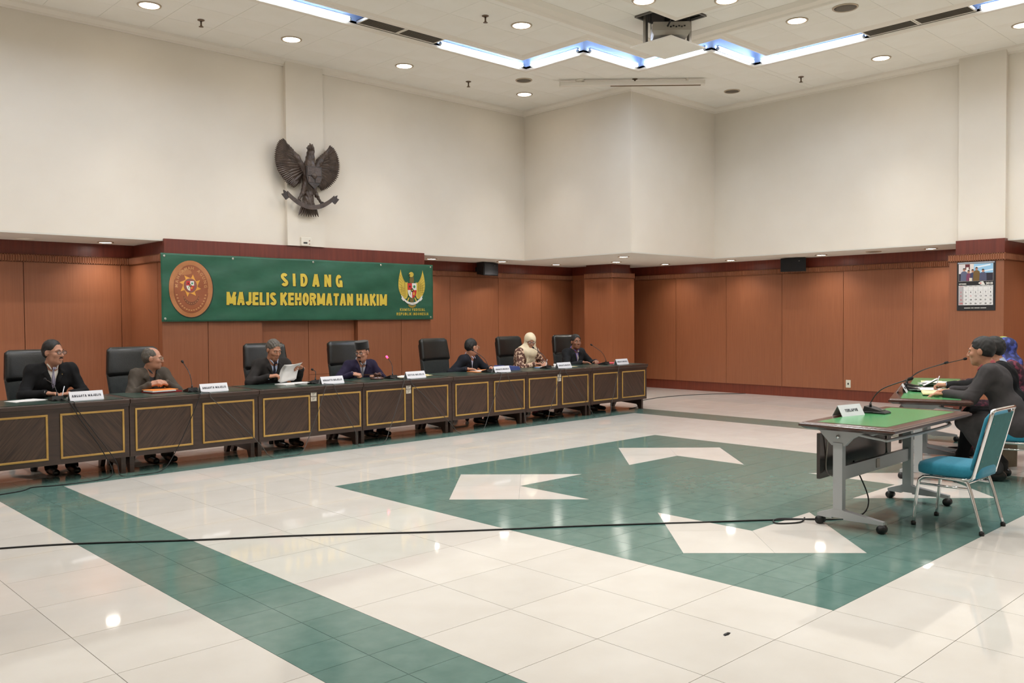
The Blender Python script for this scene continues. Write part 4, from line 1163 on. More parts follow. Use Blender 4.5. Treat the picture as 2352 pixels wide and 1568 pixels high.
def person(label, loc, rz, c):
    """seated figure, local origin on the floor under the hips, facing -y; c = dict of looks and pose"""
    top = c['top']; hx, hy = c.get('head', (0, -.22)); sk = skin_mat('skin_'+c['skin'][0], c['skin'][1])
    hip = np.array((0, c.get('hipy', 0.0), .52)); hs = c.get('hs', 1.0)
    Rh = rotm(math.radians(c.get('yaw', 0)), math.radians(c.get('pitch', 0)), math.radians(c.get('roll', 0)))
    HC = np.array((hx, hy, top-.122*hs))                         # head centre
    def hp(x, y, z): return HC+Rh @ (np.array((x, y, z))*hs)
    nb = np.array((hx*.75, hy+.055+c.get('neckback', 0), top-.248*hs))   # neck base
    ty = math.radians(c.get('tyaw', 0)); tx = np.array((math.cos(ty), math.sin(ty), 0)); tf = np.array((math.sin(ty), -math.cos(ty), 0))
    chest = nb*.72+hip*.28+np.array((0, 0, -.02))
    chest[2] = nb[2]-.17
    belly = nb*.35+hip*.65; belly[2] = (chest[2]+hip[2])/2-.02
    sw = c.get('sw', .172)
    shL = nb+tx*sw+np.array((0, .012, -.058)); shR = nb-tx*sw+np.array((0, .012, -.058))
    fat = c.get('fat', 1.0)
    def torso(F, e=0.0, low=True):
        F.add(cap(shR-tx*-.01, shL-tx*.01, .060+e), .0)
        for q_, S_ in ((-1, shR), (1, shL)):
            F.add(cap(nb+np.array((0, .012, -.022))+tx*q_*.03, S_+np.array((0, .0, .022)), .046+e, .042+e), .04)
            F.add(ell(S_+np.array((0, 0, .002))+tx*q_*.002, (.052+e, .062+e, .054+e)), .04)
        F.add(cap(chest-tx*.085, chest+tx*.085, .112*fat+e), .07)
        F.add(cap(chest-tx*.07+np.array((0, 0, .07)), chest+tx*.07+np.array((0, 0, .07)), .095*fat+e), .06)
        F.add(cap(belly-tx*.07, belly+tx*.07, .122*fat+e), .08)
        if low:
            F.add(cap(hip-tx*.085, hip+tx*.085, .135*fat+e), .08)
        return F
    # arms
    l1, l2 = .285, .25
    arms = {}
    for key, S, sg in (('R', shR, -1), ('L', shL, 1)):
        a = c[key]; Wp = np.array(a['w'], float)
        pole = np.array(a.get('pole', (sg*.75, .35, -.55)))
        E = elbow_of(S, Wp, l1, l2, pole)
        d = np.array(a['d'], float) if 'd' in a else Wp-E
        arms[key] = (S, E, Wp, d/np.linalg.norm(d), np.array(a.get('n', (0, 0, -1)), float), a.get('pose', 'rest'), sg, a)
    lo = np.array((-.52, -.85, .60)); hi = np.array((.52, .32, top+.06))
    allp = [v for A in arms.values() for v in A[:3]]
    mn = np.minimum(np.min(allp, 0)-.24, np.array((hx-.2, hy-.25, .62))); mx = np.maximum(np.max(allp, 0)+.24, np.array((hx+.2, hy+.25, top+.05)))
    mx[2] = top+.05; mn[2] = max(.60, mn[2])
    # ---- body
    B = Field(mn, mx, .0062)
    B.add(ell(hp(0, .016, .034), np.array((.0745, .093, .086))*hs, Rh))
    B.add(ell(hp(0, -.024, -.03), np.array((.062, .070, .086))*hs, Rh), .03*hs)
    B.add(ell(hp(0, -.030, -.080), np.array((.047, .052, .036))*hs, Rh), .03*hs)
    B.add(ell(hp(0, -.068, -.098), np.array((.021, .018, .017))*hs, Rh), .022*hs)
    for s in (-1, 1):
        B.add(ell(hp(s*.041, -.064, -.022), np.array((.022, .02, .02))*hs, Rh), .02*hs)
        B.add(cap(hp(s*.012, -.088, .027), hp(s*.044, -.078, .024), .009*hs), .012*hs)
    for s in (-1, 1):
        B.cut(ell(hp(s*.030, -.101, .006), np.array((.019, .016, .011))*hs, Rh), .012*hs)
    B.add(cap(hp(0, -.088, .016), hp(0, -.108, -.026), .0085*hs, .0125*hs), .008*hs)
    for s in (-1, 1):
        B.add(ell(hp(s*.0125, -.099, -.031), np.array((.009, .010, .008))*hs, Rh), .006*hs)
    B.add(cap(hp(-.017, -.0895, -.060), hp(.017, -.0895, -.060), .0075*hs), .006*hs)
    B.add(cap(hp(-.014, -.0885, -.071), hp(.014, -.0885, -.071), .0075*hs), .006*hs)
    for s in (-1, 1):
        B.add(ell(hp(s*.0775, .012, -.004), np.array((.011, .021, .032))*hs, Rh), .008*hs)
    B.add(cap(hp(0, .018, -.055), nb+np.array((0, .0, .0)), .052*hs, .056), .03)
    B.add(cap(nb, chest, .055, .09), .05)
    B.add(cap(shR, shL, .045), .05)
    for S, E, Wp, d, n, pose, sg, a in arms.values():
        B.add(cap(S, E, .042, .036), .03); B.add(cap(E, Wp, .036, .025), .02)
        for p in hand_prims(Wp, d, n, a.get('thumb', sg), pose): B.add(p, .007)
    body = B.build('person', sk)
    tag(body, label, 'person'); body.location = loc; body.rotation_euler = (0, 0, rz)
    # ---- face pieces
    for s in (-1, 1):
        F = Field(hp(s*.03, -.088, .006)-.022, hp(s*.03, -.088, .006)+.022, .0022); F.add(ell(hp(s*.030, -.0835, .006), np.array((.0125, .0085, .0046 if not c.get('squint') else .003))*hs, Rh)); e = F.build('eye', M_EYEW, body)
        F = Field(hp(s*.03, -.091, .006)-.014, hp(s*.03, -.091, .006)+.014, .0018); F.add(ell(hp(s*.030+.002*c.get('gaze', 0), -.0905, .005), np.array((.0058, .0030, .0048 if not c.get('squint') else .0032))*hs, Rh)); F.build('iris', M_EYED, e)
        if not c.get('nobrow'):
            F = Field(hp(s*.03, -.09, .03)-.035, hp(s*.03, -.09, .03)+.035, .003); F.add(cap(hp(s*.014, -.0935, .0300), hp(s*.033, -.0910, .0330), .0036*hs, .0034*hs)); F.add(cap(hp(s*.033, -.0910, .0330), hp(s*.049, -.079, .029), .0034*hs, .0024*hs)); F.build('eyebrow', c.get('hairm', MATS['eye_dark']), body)
    F = Field(hp(0, -.09, -.066)-.035, hp(0, -.09, -.066)+.035, .0026)
    F.add(cap(hp(-.019, -.0915, -.0605), hp(.019, -.0915, -.0605), .0054*hs)); F.add(cap(hp(-.014, -.0898, -.0715), hp(.014, -.0898, -.0715), .0058*hs), .003)
    F.build('lips', mat('lips_'+c['skin'][0], tuple(int(v*k) for v, k in zip(c['skin'][1], (.88, .74, .72))), .45), body)
    hm = c.get('hairm')
    if c.get('moustache'):
        F = Field(hp(0, -.095, -.05)-.04, hp(0, -.095, -.05)+.04, .003)
        for s in (-1, 1): F.add(cap(hp(s*.003, -.101, -.047), hp(s*.024, -.092, -.054), .0058, .0036))
        F.build('moustache', hm, body)
    if c.get('beard'):
        F = Field(hp(0, -.08, -.1)-.05, hp(0, -.08, -.1)+.05, .003); F.add(ell(hp(0, -.078, -.098), (.02, .016, .016), Rh)); F.build('beard', hm, body)
    # ---- hair / head cover
    hair = c.get('hair')
    if hair:
        F = Field(HC-.17, HC+.17, .0045)
        th = hair.get('thick', .009)
        F.add(ell(hp(0, .020+.004, .042), np.array((.0725+th, .089+th, .083+th))*hs, Rh))
        F.add(ell(hp(0, .042, .002), np.array((.068+th*.8, .066+th*.8, .066))*hs, Rh), .03)
        fz = hair.get('line', .055); fy = hair.get('front', -.055)
        def loc_plane(nv, dd):  # nv.(p-HC) < dd in head axes
            w = Rh @ np.array(nv, float); return (w, dd*hs*np.linalg.norm(nv)+w @ HC)
        bb = (HC-.2, HC+.2)
        F.cut(ell(hp(0, -.105, fz-.075), np.array((.075, .070+.6*(fy+.055), .082))*hs, Rh), .006)      # forehead and face
        F.cut(halves([loc_plane((0, 1, .25), .006), loc_plane((0, .12, 1), .020)], bb), .006)           # in front of the ears
        F.cut(halves([loc_plane((0, .35, 1), hair.get('back', -.05))], bb), .006)                       # nape
        for s_ in (-1, 1): F.cut(ell(hp(s_*.085, .006, -.012), np.array((.022, .024, .036))*hs, Rh), .006)   # around the ears
        if hair.get('bald'):
            F.cut(ell(hp(0, -.045, .115), np.array((.058, .10, .055))*hs, Rh), .012)
        if hair.get('quiff'):
            F.add(ell(hp(0, -.06, .098), np.array((.055, .035, .022))*hs, Rh), .02)
        F.wrinkle(.0022, top*40, 2.2)
        F.build('hair', hm, body)
    if c.get('cap'):
        F = Field(HC-.2, HC+.24, .005)
        up = Rh[:, 2]
        def ring(X, Y, Z):
            x, y, z = X-HC[0], Y-HC[1], Z-HC[2]
            q = [Rh[0, i]*x+Rh[1, i]*y+Rh[2, i]*z for i in range(3)]
            rad = np.sqrt((q[0]/.088)**2+((q[1]-.012)/.107)**2)-1
            zt = .155+.10*(q[1]-.012)*0+.012*np.abs(q[0])/.088*0
            return np.maximum(rad*.09, np.maximum(q[2]-(.150+.06*(-q[1])), (.052+.10*(-q[1])*.5)-q[2]))
        F.add(Prim(ring, (HC-.2, HC+.24)))
        F.build('cap', mat('velvet_black', (10, 10, 11), .9, sheen=.3), body)
    # ---- spectacles
    if c.get('glasses') is not None:
        g = c['glasses']; oz = g.get('up', 0); oy = g.get('oy', 0)
        fm = mat('frame_'+g.get('m', 'dark'), (28, 26, 26) if g.get('m', 'dark') == 'dark' else (150, 140, 120), .35, metal=.4)
        gl = bpy.data.objects.new('spectacles', None); COL.objects.link(gl); gl.parent = body
        for s in (-1, 1):
            pts = [hp(s*.034+.0245*math.copysign(abs(math.cos(a))**.7, math.cos(a)), -.104+oy+.004*math.cos(a)*s*0, .004+oz+.0165*math.copysign(abs(math.sin(a))**.7, math.sin(a))) for a in [2*math.pi*i/20 for i in range(21)]]
            MB().tube(pts, .0021, 6).build('rim', fm, gl)
            mbl = MB(); mbl.add([tuple(p) for p in pts[:-1]], [tuple(range(20))]); mbl.build('lens', M_LENS, gl)
            if not oz: MB().tube([hp(s*.0585, -.102, .010), hp(s*.076, -.09, .012), hp(s*.084, .0, .012), hp(s*.082, .02, .004)], .002, 6).build('temple', fm, gl)
        MB().tube([hp(-.010, -.105+oy, .007+oz), hp(.010, -.105+oy, .007+oz)], .002, 6).build('bridge', fm, gl)
    # ---- clothes
    cm = c['coat']
    lo2 = np.minimum(mn, np.array((-.42, -.45, .40))); hi2 = np.maximum(mx, np.array((.42, .32, 0))); lo2[2] = .40; hi2[2] = nb[2]+.10
    if c.get('scarf') is None or True:
        Sh = Field(np.array((-.36, min(nb[1], 0)-.30, .45)), np.array((.36, .30, nb[2]+.09)), .008)
        torso(Sh, -.012, True)
        Sh.add(cap(nb+np.array((0, .018, -.02)), nb+np.array((0, .0, .028)), .072, .062), .02)     # collar stand
        Sh.cut(ell(nb+np.array((0, -.03, .075)), (.075, .075, .045)), .012)
        for s in (-1, 1):
            Sh.add(cap(nb+tx*s*.05+tf*.045+np.array((0, 0, .012)), nb+tx*s*.026+tf*.084+np.array((0, 0, -.040)), .011, .007), .014)
        tie = None
        if c.get('tie'):
            tie = Sh.copy().grow(.008)
            o = nb; zt = nb[2]-.035
            z1 = c.get('tielen', zt-.30)
            ox = nb[0]; tilt = c.get('tietilt', 0)
            tie.keep(poly_front([(ox-.017, zt+.0), (ox-.022+tilt*.5, (zt+z1)/2), (ox-.036+tilt, z1), (ox+.036+tilt, z1), (ox+.022+tilt*.5, (zt+z1)/2), (ox+.017, zt+.0)], nb[1]-.02, (tie.lo, tie.lo+tie.h*tie.n)))
            tie.add(ell(nb+tf*.092+np.array((0, 0, -.032)), (.020, .016, .018)))
            tie.build('tie', c['tie'], body)
        for S, E, Wp, d, n, pose, sg, a in arms.values():
            pass
        Sh.build('shirt', c['shirt'], body)
    C = Field(lo2, hi2, .0088)
    torso(C, .004, True)
    for S, E, Wp, d, n, pose, sg, a in arms.values():
        fd = (Wp-E)/np.linalg.norm(Wp-E)
        C.add(cap(S, E, .066*c.get('sleeve', 1), .054*c.get('sleeve', 1)), .045); C.add(cap(E, Wp-fd*.018, .055*c.get('sleeve', 1), .041*c.get('sleeve', 1)), .025)
        # folds around the elbow
        for q in (.72, .86): C.add(ell(S+(E-S)*q+np.array((0, 0, .0)), (.062, .060, .012)), .02)
    if c.get('open', True):
        w = c.get('vw', .075); zb = c.get('vz', nb[2]-.26); zt = nb[2]+.06
        Vp = poly_front([(nb[0]-w, zt), (nb[0], zb), (nb[0]+w, zt)], nb[1]-.005, (lo2, hi2))
        Cl = C.copy().grow(.010)
        C.cut(Vp, .004)
        C.cut(ell(nb+np.array((0, -.02, .06)), (.07, .075, .07)), .01)
        # lapels
        for s in (-1, 1):
            L = Cl.copy(); p = [(nb[0]+s*.004, zb), (nb[0]+s*(w-.012), nb[2]-.03), (nb[0]+s*(w+.045), nb[2]-.085), (nb[0]+s*.05, zb+.08)]
            if s < 0: p = p[::-1]
            L.keep(poly_front(p[::-1], nb[1]-.005, (lo2, hi2)))
            L.cut(Vp)
            C.d = np.minimum(C.d, L.d)
    C.wrinkle(.0028, hx*50+top*30)
    C.build('jacket' if not c.get('coatname') else c['coatname'], cm, body)
    for key, (S, E, Wp, d, n, pose, sg, a) in arms.items():
        fd = (Wp-E)/np.linalg.norm(Wp-E)
        MB().tube([Wp-fd*.05, Wp-fd*.002], [.036, .037], 14).build('cuff', c.get('cuff', c['shirt']), body)
    if c.get('pin'):
        p = chest+tf*(.122*fat)+tx*.085+np.array((0, 0, .075))
        F = Field(p-.02, p+.02, .003); F.add(ell(p, (.007, .006, .007))); F.build('lapel_pin', M_GOLD, body)
    # ---- scarf (hijab)
    sf = c.get('scarf')
    if sf:
        H = Field(np.array((hx-.30, hy-.24, nb[2]-.26)), np.array((hx+.30, hy+.30, top+.06)), .006)
        H.add(ell(hp(0, .02, .03), np.array((.096, .118, .108))*hs, Rh))
        H.add(ell(hp(0, -.0, -.07), np.array((.085, .098, .085))*hs, Rh), .04)
        H.add(cap(hp(0, .02, -.08), nb+np.array((0, .01, -.03)), .085, .115), .05)
        H.add(cap(shR+np.array((.045, .0, .02)), shL+np.array((-.045, .0, .02)), .078), .08)
        H.add(cap(nb+tf*.05+np.array((-.05, 0, -.06)), chest+tf*.045+np.array((-.035, 0, -.02)), .085, .07), .05)
        H.add(cap(nb+tf*.05+np.array((.05, 0, -.06)), chest+tf*.045+np.array((.03, 0, -.05)), .085, .065), .05)
        for q in range(5):
            o = (q-2)*.035
            H.add(cap(nb+tf*.10+tx*o*.6+np.array((0, 0, -.02)), chest+tf*.125+tx*o*1.2+np.array((0, 0, -.06)), .010, .013), .014)
        H.cut(ell(hp(0, -.115, -.022), np.array((.056, .085, .072))*hs, Rh), .012)
        inner = ell(hp(0, -.005, -.005), np.array((.074, .090, .098))*hs, Rh)
        H.cut(inner)
        H.wrinkle(.0022, 1.3, .8)
        H.build('headscarf', sf, body)
        if c.get('scarfband'):
            F = Field(HC-.2, HC+.2, .005); F.add(ell(hp(.0, .0, .05), np.array((.102, .105, .10))*hs, Rh)); F.keep(rbox(hp(0, -.02, .05), (.012, .2, .2), .004, Rh)); F.cut(ell(hp(0, -.115, -.03), (.07, .09, .09), Rh)); F.build('scarf_stripe', c['scarfband'], body)
    # ---- legs
    tm = c.get('trouserm', cm)
    kn = c.get('knee', (.11, -.44, .53)); an = c.get('ankle', (.10, -.52, .10))
    T = Field((-.30, min(kn[1], an[1])-.20, .03), (.30, .25, .72), .0105)
    T.add(cap(hip-tx*.08, hip+tx*.08, .128*fat), 0)
    sh = []
    for s in (-1, 1):
        k = np.array((s*kn[0], kn[1]+(c.get('kshift', 0) if s > 0 else 0), kn[2])); a_ = np.array((s*an[0], an[1]+(c.get('ashift', 0) if s > 0 else 0), an[2]))
        T.add(cap(hip+np.array((s*.095, -.02, .0)), k, .098*fat, .074), .05); T.add(cap(k, a_, .072, .056), .03)
        T.add(cap(a_, a_+np.array((0, 0, -.03)), .058, .06), .02)
        sh.append(a_)
    T.wrinkle(.003, top*17)
    T.build('trousers' if not c.get('skirt') else 'long_skirt', tm, body)
    for a_ in sh:
        fdir = np.array(c.get('toe', (0, -1, 0)), float); fdir /= np.linalg.norm(fdir)
        F = Field(a_-np.array((.22, .26, .12)), a_+np.array((.22, .26, .05)), .007)
        z = .035
        heel = np.array((a_[0], a_[1], 0))-fdir*.045; toe = np.array((a_[0], a_[1], 0))+fdir*.17
        F.add(cap(heel+(0, 0, z+.012), toe+(0, 0, z), .042, .034)); F.add(cap(np.array((a_[0], a_[1], .09)), heel+fdir*.05+(0, 0, .05), .042, .045), .03)
        F.cut(halves([((0, 0, 1), .004)], (F.lo, F.lo+F.h*F.n)))
        F.build('shoe', M_SHOE, body)
    return body
# ------------------------------------------------------------------ the panel
H_BLACK = mat('hair_black', (16, 14, 13), .55, col2=(26, 23, 22), scale=90, bump=.3, bscale=300)
H_GREY = mat('hair_grey', (70, 64, 58), .6, col2=(104, 98, 90), scale=120, bump=.3, bscale=300)
H_DGREY = mat('hair_dark_grey', (34, 30, 28), .6, col2=(58, 52, 48), scale=120, bump=.3, bscale=300)
def cloth(n, c, k=8, r=.85, **kw): return mat(n, c, r, col2=tuple(min(255, v+k) for v in c), scale=14, bump=.25, bscale=9, spec=.25, **kw)
C_BLACK = cloth('suit_black', (17, 17, 19)); C_TAUPE = cloth('suit_taupe', (74, 66, 58)); C_CHAR = cloth('suit_charcoal', (38, 35, 34)); C_NAVY = cloth('suit_navy', (32, 26, 50))
C_NAVY2 = cloth('suit_dark_navy', (22, 24, 32)); C_DARK = cloth('suit_dark', (26, 27, 30)); C_GREY8 = cloth('suit_grey', (60, 57, 58))
S_WHITE = cloth('shirt_white', (214, 208, 200), 10); S_DGREY = cloth('shirt_dark', (62, 62, 66)); S_BLUE = cloth('shirt_blue', (176, 188, 212), 8); S_LILAC = cloth('shirt_lilac', (196, 196, 222), 8)
S_PURP = cloth('shirt_purple', (112, 92, 168), 8); S_PINK = cloth('shirt_pink', (176, 92, 96), 8); S_PALE = cloth('shirt_pale', (170, 176, 188), 8)
T_STRIPE = mat('tie_stripe', (196, 192, 208), .5, col2=(92, 84, 116), scale=9, tex='wave', stretch=(2.2, .3, 2.2), lo=.42, hi=.58)
T_DARK = cloth('tie_dark', (32, 34, 48)); T_GREY = cloth('tie_grey', (104, 102, 108)); T_SPOT = mat('tie_spots', (28, 28, 38), .6, col2=(190, 180, 170), scale=70, tex='voronoi', lo=.30, hi=.22)
BATIK = mat('batik_blouse', (92, 58, 48), .8, col2=(206, 176, 150), scale=26, detail=2, lo=.50, hi=.56)
CREAM = cloth('scarf_cream', (222, 206, 176), 10); BLUEP = mat('scarf_blue', (28, 34, 82), .7, col2=(70, 84, 170), scale=18, detail=3, lo=.48, hi=.62); MAROON = mat('tunic_maroon', (46, 18, 34), .8, col2=(120, 50, 70), scale=22, lo=.5, hi=.65)
LIME = mat('scarf_lime', (190, 216, 120), .7)
SK1, SK2, SK3, SK4 = ('a', (186, 136, 112)), ('b', (184, 132, 106)), ('c', (190, 140, 116)), ('d', (146, 100, 78))
DN = (0, 0, -1)
HY = {'thick': .009}
def at(x, y=10.18): return (x, y, 0)
# every arm: wrist position, finger direction, palm normal in the sitter's own frame (x to +X of the room, -y towards the desk front)
person('person in glasses, black suit and striped tie, writing at the left end', at(2.80), 0, dict(top=1.352, head=(.03, -.24), yaw=30, pitch=2, skin=SK1, hairm=H_BLACK, moustache=1, hs=1.05,
    hair=dict(thick=.009, line=.088, front=-.03), glasses={}, coat=C_BLACK, shirt=S_WHITE, tie=T_STRIPE, pin=1, fat=1.08, sw=.185,
    R=dict(w=(-.10, -.44, .815), d=(.75, -.62, -.02), pose='pen'), L=dict(w=(.13, -.42, .80), d=(-.92, -.3, 0), pose='rest')))
person('person in a taupe suit with clasped hands, looking along the bench', at(3.80), 0, dict(top=1.245, head=(.05, -.26), yaw=62, pitch=4, skin=SK3, hairm=H_GREY,
    hair=dict(thick=.006, line=.085, front=-.02, bald=1), glasses=dict(m='light'), coat=C_TAUPE, shirt=S_DGREY, tie=None, fat=1.02, tyaw=14, vw=.06,
    R=dict(w=(-.06, -.47, .85), d=(.80, -.52, .25), n=(.5, .4, -.75), pose='clasp'), L=dict(w=(.11, -.49, .85), d=(-.80, -.48, .25), n=(-.5, .4, -.75), pose='clasp')))
person('person in a charcoal suit reading a raised sheaf of papers', at(5.36), 0, dict(top=1.295, head=(-.02, -.27), yaw=4, pitch=20, skin=SK2, hairm=H_GREY, squint=1,
    hair=dict(thick=.010, line=.078, front=-.045), glasses=dict(up=.088, oy=.028, m='light'), coat=C_CHAR, shirt=S_BLUE, tie=T_DARK, fat=1.08, sw=.18, moustache=0,
    R=dict(w=(-.20, -.47, .86), d=(.75, -.55, .15), n=(.55, -.2, -.5), pose='hold', thumb=-1), L=dict(w=(.215, -.52, .945), d=(-.80, -.30, .25), n=(-.3, -.6, -.5), pose='hold', thumb=1, pole=(.25, .2, -1))))
person('person in a black cap and navy suit beside the red-lit microphone', at(6.66), 0, dict(top=1.225, head=(-.02, -.27), yaw=-62, pitch=12, skin=SK3, hairm=H_BLACK, beard=1, moustache=1, cap=1,
    hair=dict(thick=.006, line=.045, front=-.05), glasses={}, coat=C_NAVY, shirt=S_PALE, tie=T_GREY, pin=1, fat=1.04, sw=.18,
    R=dict(w=(-.27, -.43, .83), d=(.55, -.75, -.15), n=(.3, .1, -1), pose='fist'), L=dict(w=(.13, -.46, .80), d=(-.95, -.2, -.02), pose='flat')))
person('person in a dark navy suit turned away towards the person, hands on an orange folder', at(8.58), 0, dict(top=1.235, head=(.0, -.28), yaw=86, pitch=6, skin=SK3, hairm=H_BLACK,
    hair=dict(thick=.009, line=.078, front=-.035), glasses=dict(m='light'), coat=C_NAVY2, shirt=S_LILAC, tie=None, fat=1.05, tyaw=22, sw=.18, vw=.065,
    R=dict(w=(-.24, -.44, .805), d=(.75, -.6, 0), pose='rest'), L=dict(w=(.20, -.48, .805), d=(-.35, -.9, 0), pose='rest')))
person('person in a cream headscarf and brown batik blouse, holding a pen', at(9.80), 0, dict(top=1.295, head=(.02, -.27), yaw=-30, pitch=16, skin=SK1, nobrow=1, squint=1, hs=.97,
    glasses=dict(m='dark'), coat=BATIK, coatname='blouse', shirt=CREAM, tie=None, open=False, scarf=CREAM, fat=1.04, sw=.165, skirt=1, trouserm=MAROON, cuff=BATIK,
    R=dict(w=(-.03, -.42, .82), d=(.70, -.65, .05), pose='pen'), L=dict(w=(.20, -.43, .81), d=(-.72, -.6, 0), pose='rest')))
person('person in a dark suit and spotted tie at the far end of the bench', at(11.02), 0, dict(top=1.252, head=(-.04, -.20), yaw=-22, pitch=0, skin=SK4, hairm=H_BLACK,
    hair=dict(thick=.012, line=.085, front=-.035), coat=C_DARK, shirt=S_PURP, tie=T_SPOT, tietilt=.06, fat=1.06, sw=.18,
    R=dict(w=(-.16, -.44, .80), d=(.6, -.75, 0), pose='rest'), L=dict(w=(.21, -.42, .80), d=(-.6, -.7, 0), pose='rest')))
# ------------------------------------------------------------------ the three people at the folding tables (facing the bench)
R8 = math.radians(180+19.5)
person('person in a charcoal suit and pink shirt writing at the folding table, seen in profile', (P8[0], P8[1], 0), R8, dict(top=1.335, head=(0, -.30), yaw=-16, pitch=6, skin=SK2, hairm=H_BLACK, hs=1.08,
    hair=dict(thick=.008, line=.078, front=-.04), coat=C_GREY8, shirt=S_PINK, tie=None, fat=1.16, sleeve=1.18, sw=.185, vw=.06, cuff=S_WHITE,
    knee=(.12, -.44, .54), ankle=(.11, -.12, .13), toe=(0, -1, -.1), ashift=-.05,
    L=dict(w=(-.16+.26, -.60, .80), d=(.05, -1, -.08), pose='rest', pole=(.6, .45, -.6)), R=dict(w=(-.17, -.55, .81), d=(.3, -.95, 0), pose='rest')))
person('person in a black jacket, mostly hidden behind the person writing in profile', (P8[0]+UX*.72+.02, P8[1]+UY*.72-.07, 0), R8, dict(top=1.318, head=(0, -.26), yaw=0, pitch=6, skin=SK1, hairm=H_BLACK, hs=1.05,
    hair=dict(thick=.010, line=.07, front=-.045), coat=C_BLACK, shirt=S_BLUE, tie=None, cuff=S_BLUE, fat=1.02,
    R=dict(w=(-.12, -.60, .82), d=(.2, -1, 0), pose='rest'), L=dict(w=(.12, -.66, .83), d=(-.1, -1, .05), pose='pen')))
person('person in a patterned blue headscarf, seen past the suited person\'s shoulder', (P8[0]+UX*1.5+.02, P8[1]+UY*1.5-.12, 0), R8, dict(top=1.285, head=(0, -.17), yaw=0, pitch=8, skin=SK3, nobrow=1, hs=.98,
    coat=MAROON, coatname='tunic', shirt=BLUEP, tie=None, open=False, scarf=BLUEP, scarfband=LIME, fat=1.0, sw=.165, skirt=1, trouserm=MAROON, cuff=MAROON,
    R=dict(w=(-.12, -.52, .80), d=(.2, -1, 0), pose='rest'), L=dict(w=(.14, -.52, .80), d=(-.2, -1, 0), pose='rest')))
# ------------------------------------------------------------------ microphones
M_MIC = mat('mic_black', (20, 20, 21), .4); M_NECK = mat('gooseneck', (62, 62, 64), .3, metal=.8); M_FOAM = mat('mic_foam', (24, 24, 26), .9)
M_LED = mat('led_ring', (255, 60, 90), .4, emit=(255, 40, 80), estr=9.0)
def microphone(loc, rz, tip, label, lit=False, scale=1.0, mid=None):
    """base points along local +y (towards its speaker); tip: capsule position in local coordinates"""
    t = thing('gooseneck_microphone', label, 'microphone', loc, rz, 'gooseneck conference microphones')
    s = scale
    mb = MB(); mb.loft([[(-.055*s, -.075*s, .0), (.055*s, -.075*s, .0), (.05*s, .075*s, .0), (-.05*s, .075*s, .0)],
                        [(-.057*s, -.077*s, .012*s), (.057*s, -.077*s, .012*s), (.052*s, .078*s, .008*s), (-.052*s, .078*s, .008*s)],
                        [(-.050*s, -.068*s, .05*s), (.050*s, -.068*s, .05*s), (.046*s, .066*s, .018*s), (-.046*s, .066*s, .018*s)]], smooth=False)
    mb.build('base', M_MIC, t)
    MB().box(-.02*s, .02*s, .03*s, .052*s, .022*s, .030*s).build('talk_button', M_STEEL, t)
    tip = Vector(tip); b = Vector((0, -.045*s, .045*s))
    m = Vector(mid) if mid else b*.6+tip*.4+Vector((0, -.03, .05))
    path = spline([b, b+Vector((0, 0, .03)), m, tip], 8)
    MB().tube(path, .0042, 8).build('gooseneck', M_NECK, t)
    MB().tube([b-Vector((0, 0, .008)), b+Vector((0, 0, .03))], [.011, .008], 10).build('socket', M_MIC, t)
    d = (path[-1]-path[-3]).normalized()
    if lit: MB().tube([tip-d*.012, tip-d*.002], .0115, 12).build('led_ring', M_LED, t)
    MB().tube([tip-d*.004, tip+d*.006, tip+d*.03, tip+d*.04], [.007, .0125, .0135, .006], 12).build('capsule', M_FOAM if not lit else M_LED, t)
    return t
MX = [2.692, 4.06, 5.60, 6.749, 8.446, 9.663, 11.042]
MTIP = [(-.03, .20, .20), (.0, .18, .315), (.03, .06, .165), (.08, .18, .27), (-.08, .20, .31), (-.05, .20, .31), (-.06, .20, .315)]
mlab = ('low in front of the person with the striped tie', 'standing upright beside the person with clasped hands', 'low, to the right of the person reading papers', 'with a red lit head beside the person with the black cap',
        'leaning across the face of the person turned away', 'pointing at the person in the cream headscarf', 'leaning towards the last person at the far end')
for k in range(7):
    microphone((MX[k], 9.42, DZ), 0, MTIP[k], 'black gooseneck microphone '+mlab[k], lit=(k == 3))
# cables looping over the desk front from one microphone to the next
M_CAB = mat('cable_black', (22, 22, 23), .6); M_CAB2 = mat('cable_grey', (70, 68, 66), .6)
def cable(pts, r, label, n=8, m=None):
    o = MB().tube(spline(pts, n), r, 6).build('cable', m or M_CAB)
    return tag(o, label, 'cable')
fy = DY0-.008
for k in range(6):
    a, b = MX[k]+.03, MX[k+1]-.04
    md = (a+b)/2+(.08 if k % 2 else -.1)
    cable([(a, 9.36, DZ+.02), (a+.01, 9.20, DZ+.006), (a+.03, fy+.004, DZ+.004), (a+.05, fy-.004, DZ-.06), (a+(md-a)*.35, fy-.012, .48), (a+(md-a)*.72, fy-.03, .16), (md-.12, fy-.07, .012), (md+.05, fy-.13, .006),
           (b-(b-md)*.62, fy-.10, .02), (b-(b-md)*.40, fy-.03, .18), (b-(b-md)*.2, fy-.012, .45), (b-.03, fy-.006, DZ-.06), (b-.01, fy+.004, DZ+.004), (b, 9.20, DZ+.006), (b, 9.36, DZ+.02)], .0042,
          ('thin cable looping over the desk front between the first and second microphones', 'thin cable looping over the desk front between the second and third microphones', 'thin cable looping over the desk front between the third microphone and the red one',
           'thin cable looping over the desk front from the red microphone to the next', 'thin cable looping over the desk front between the fifth and sixth microphones', 'thin cable looping over the desk front between the last two microphones')[k], m=M_CAB2 if k else M_CAB)
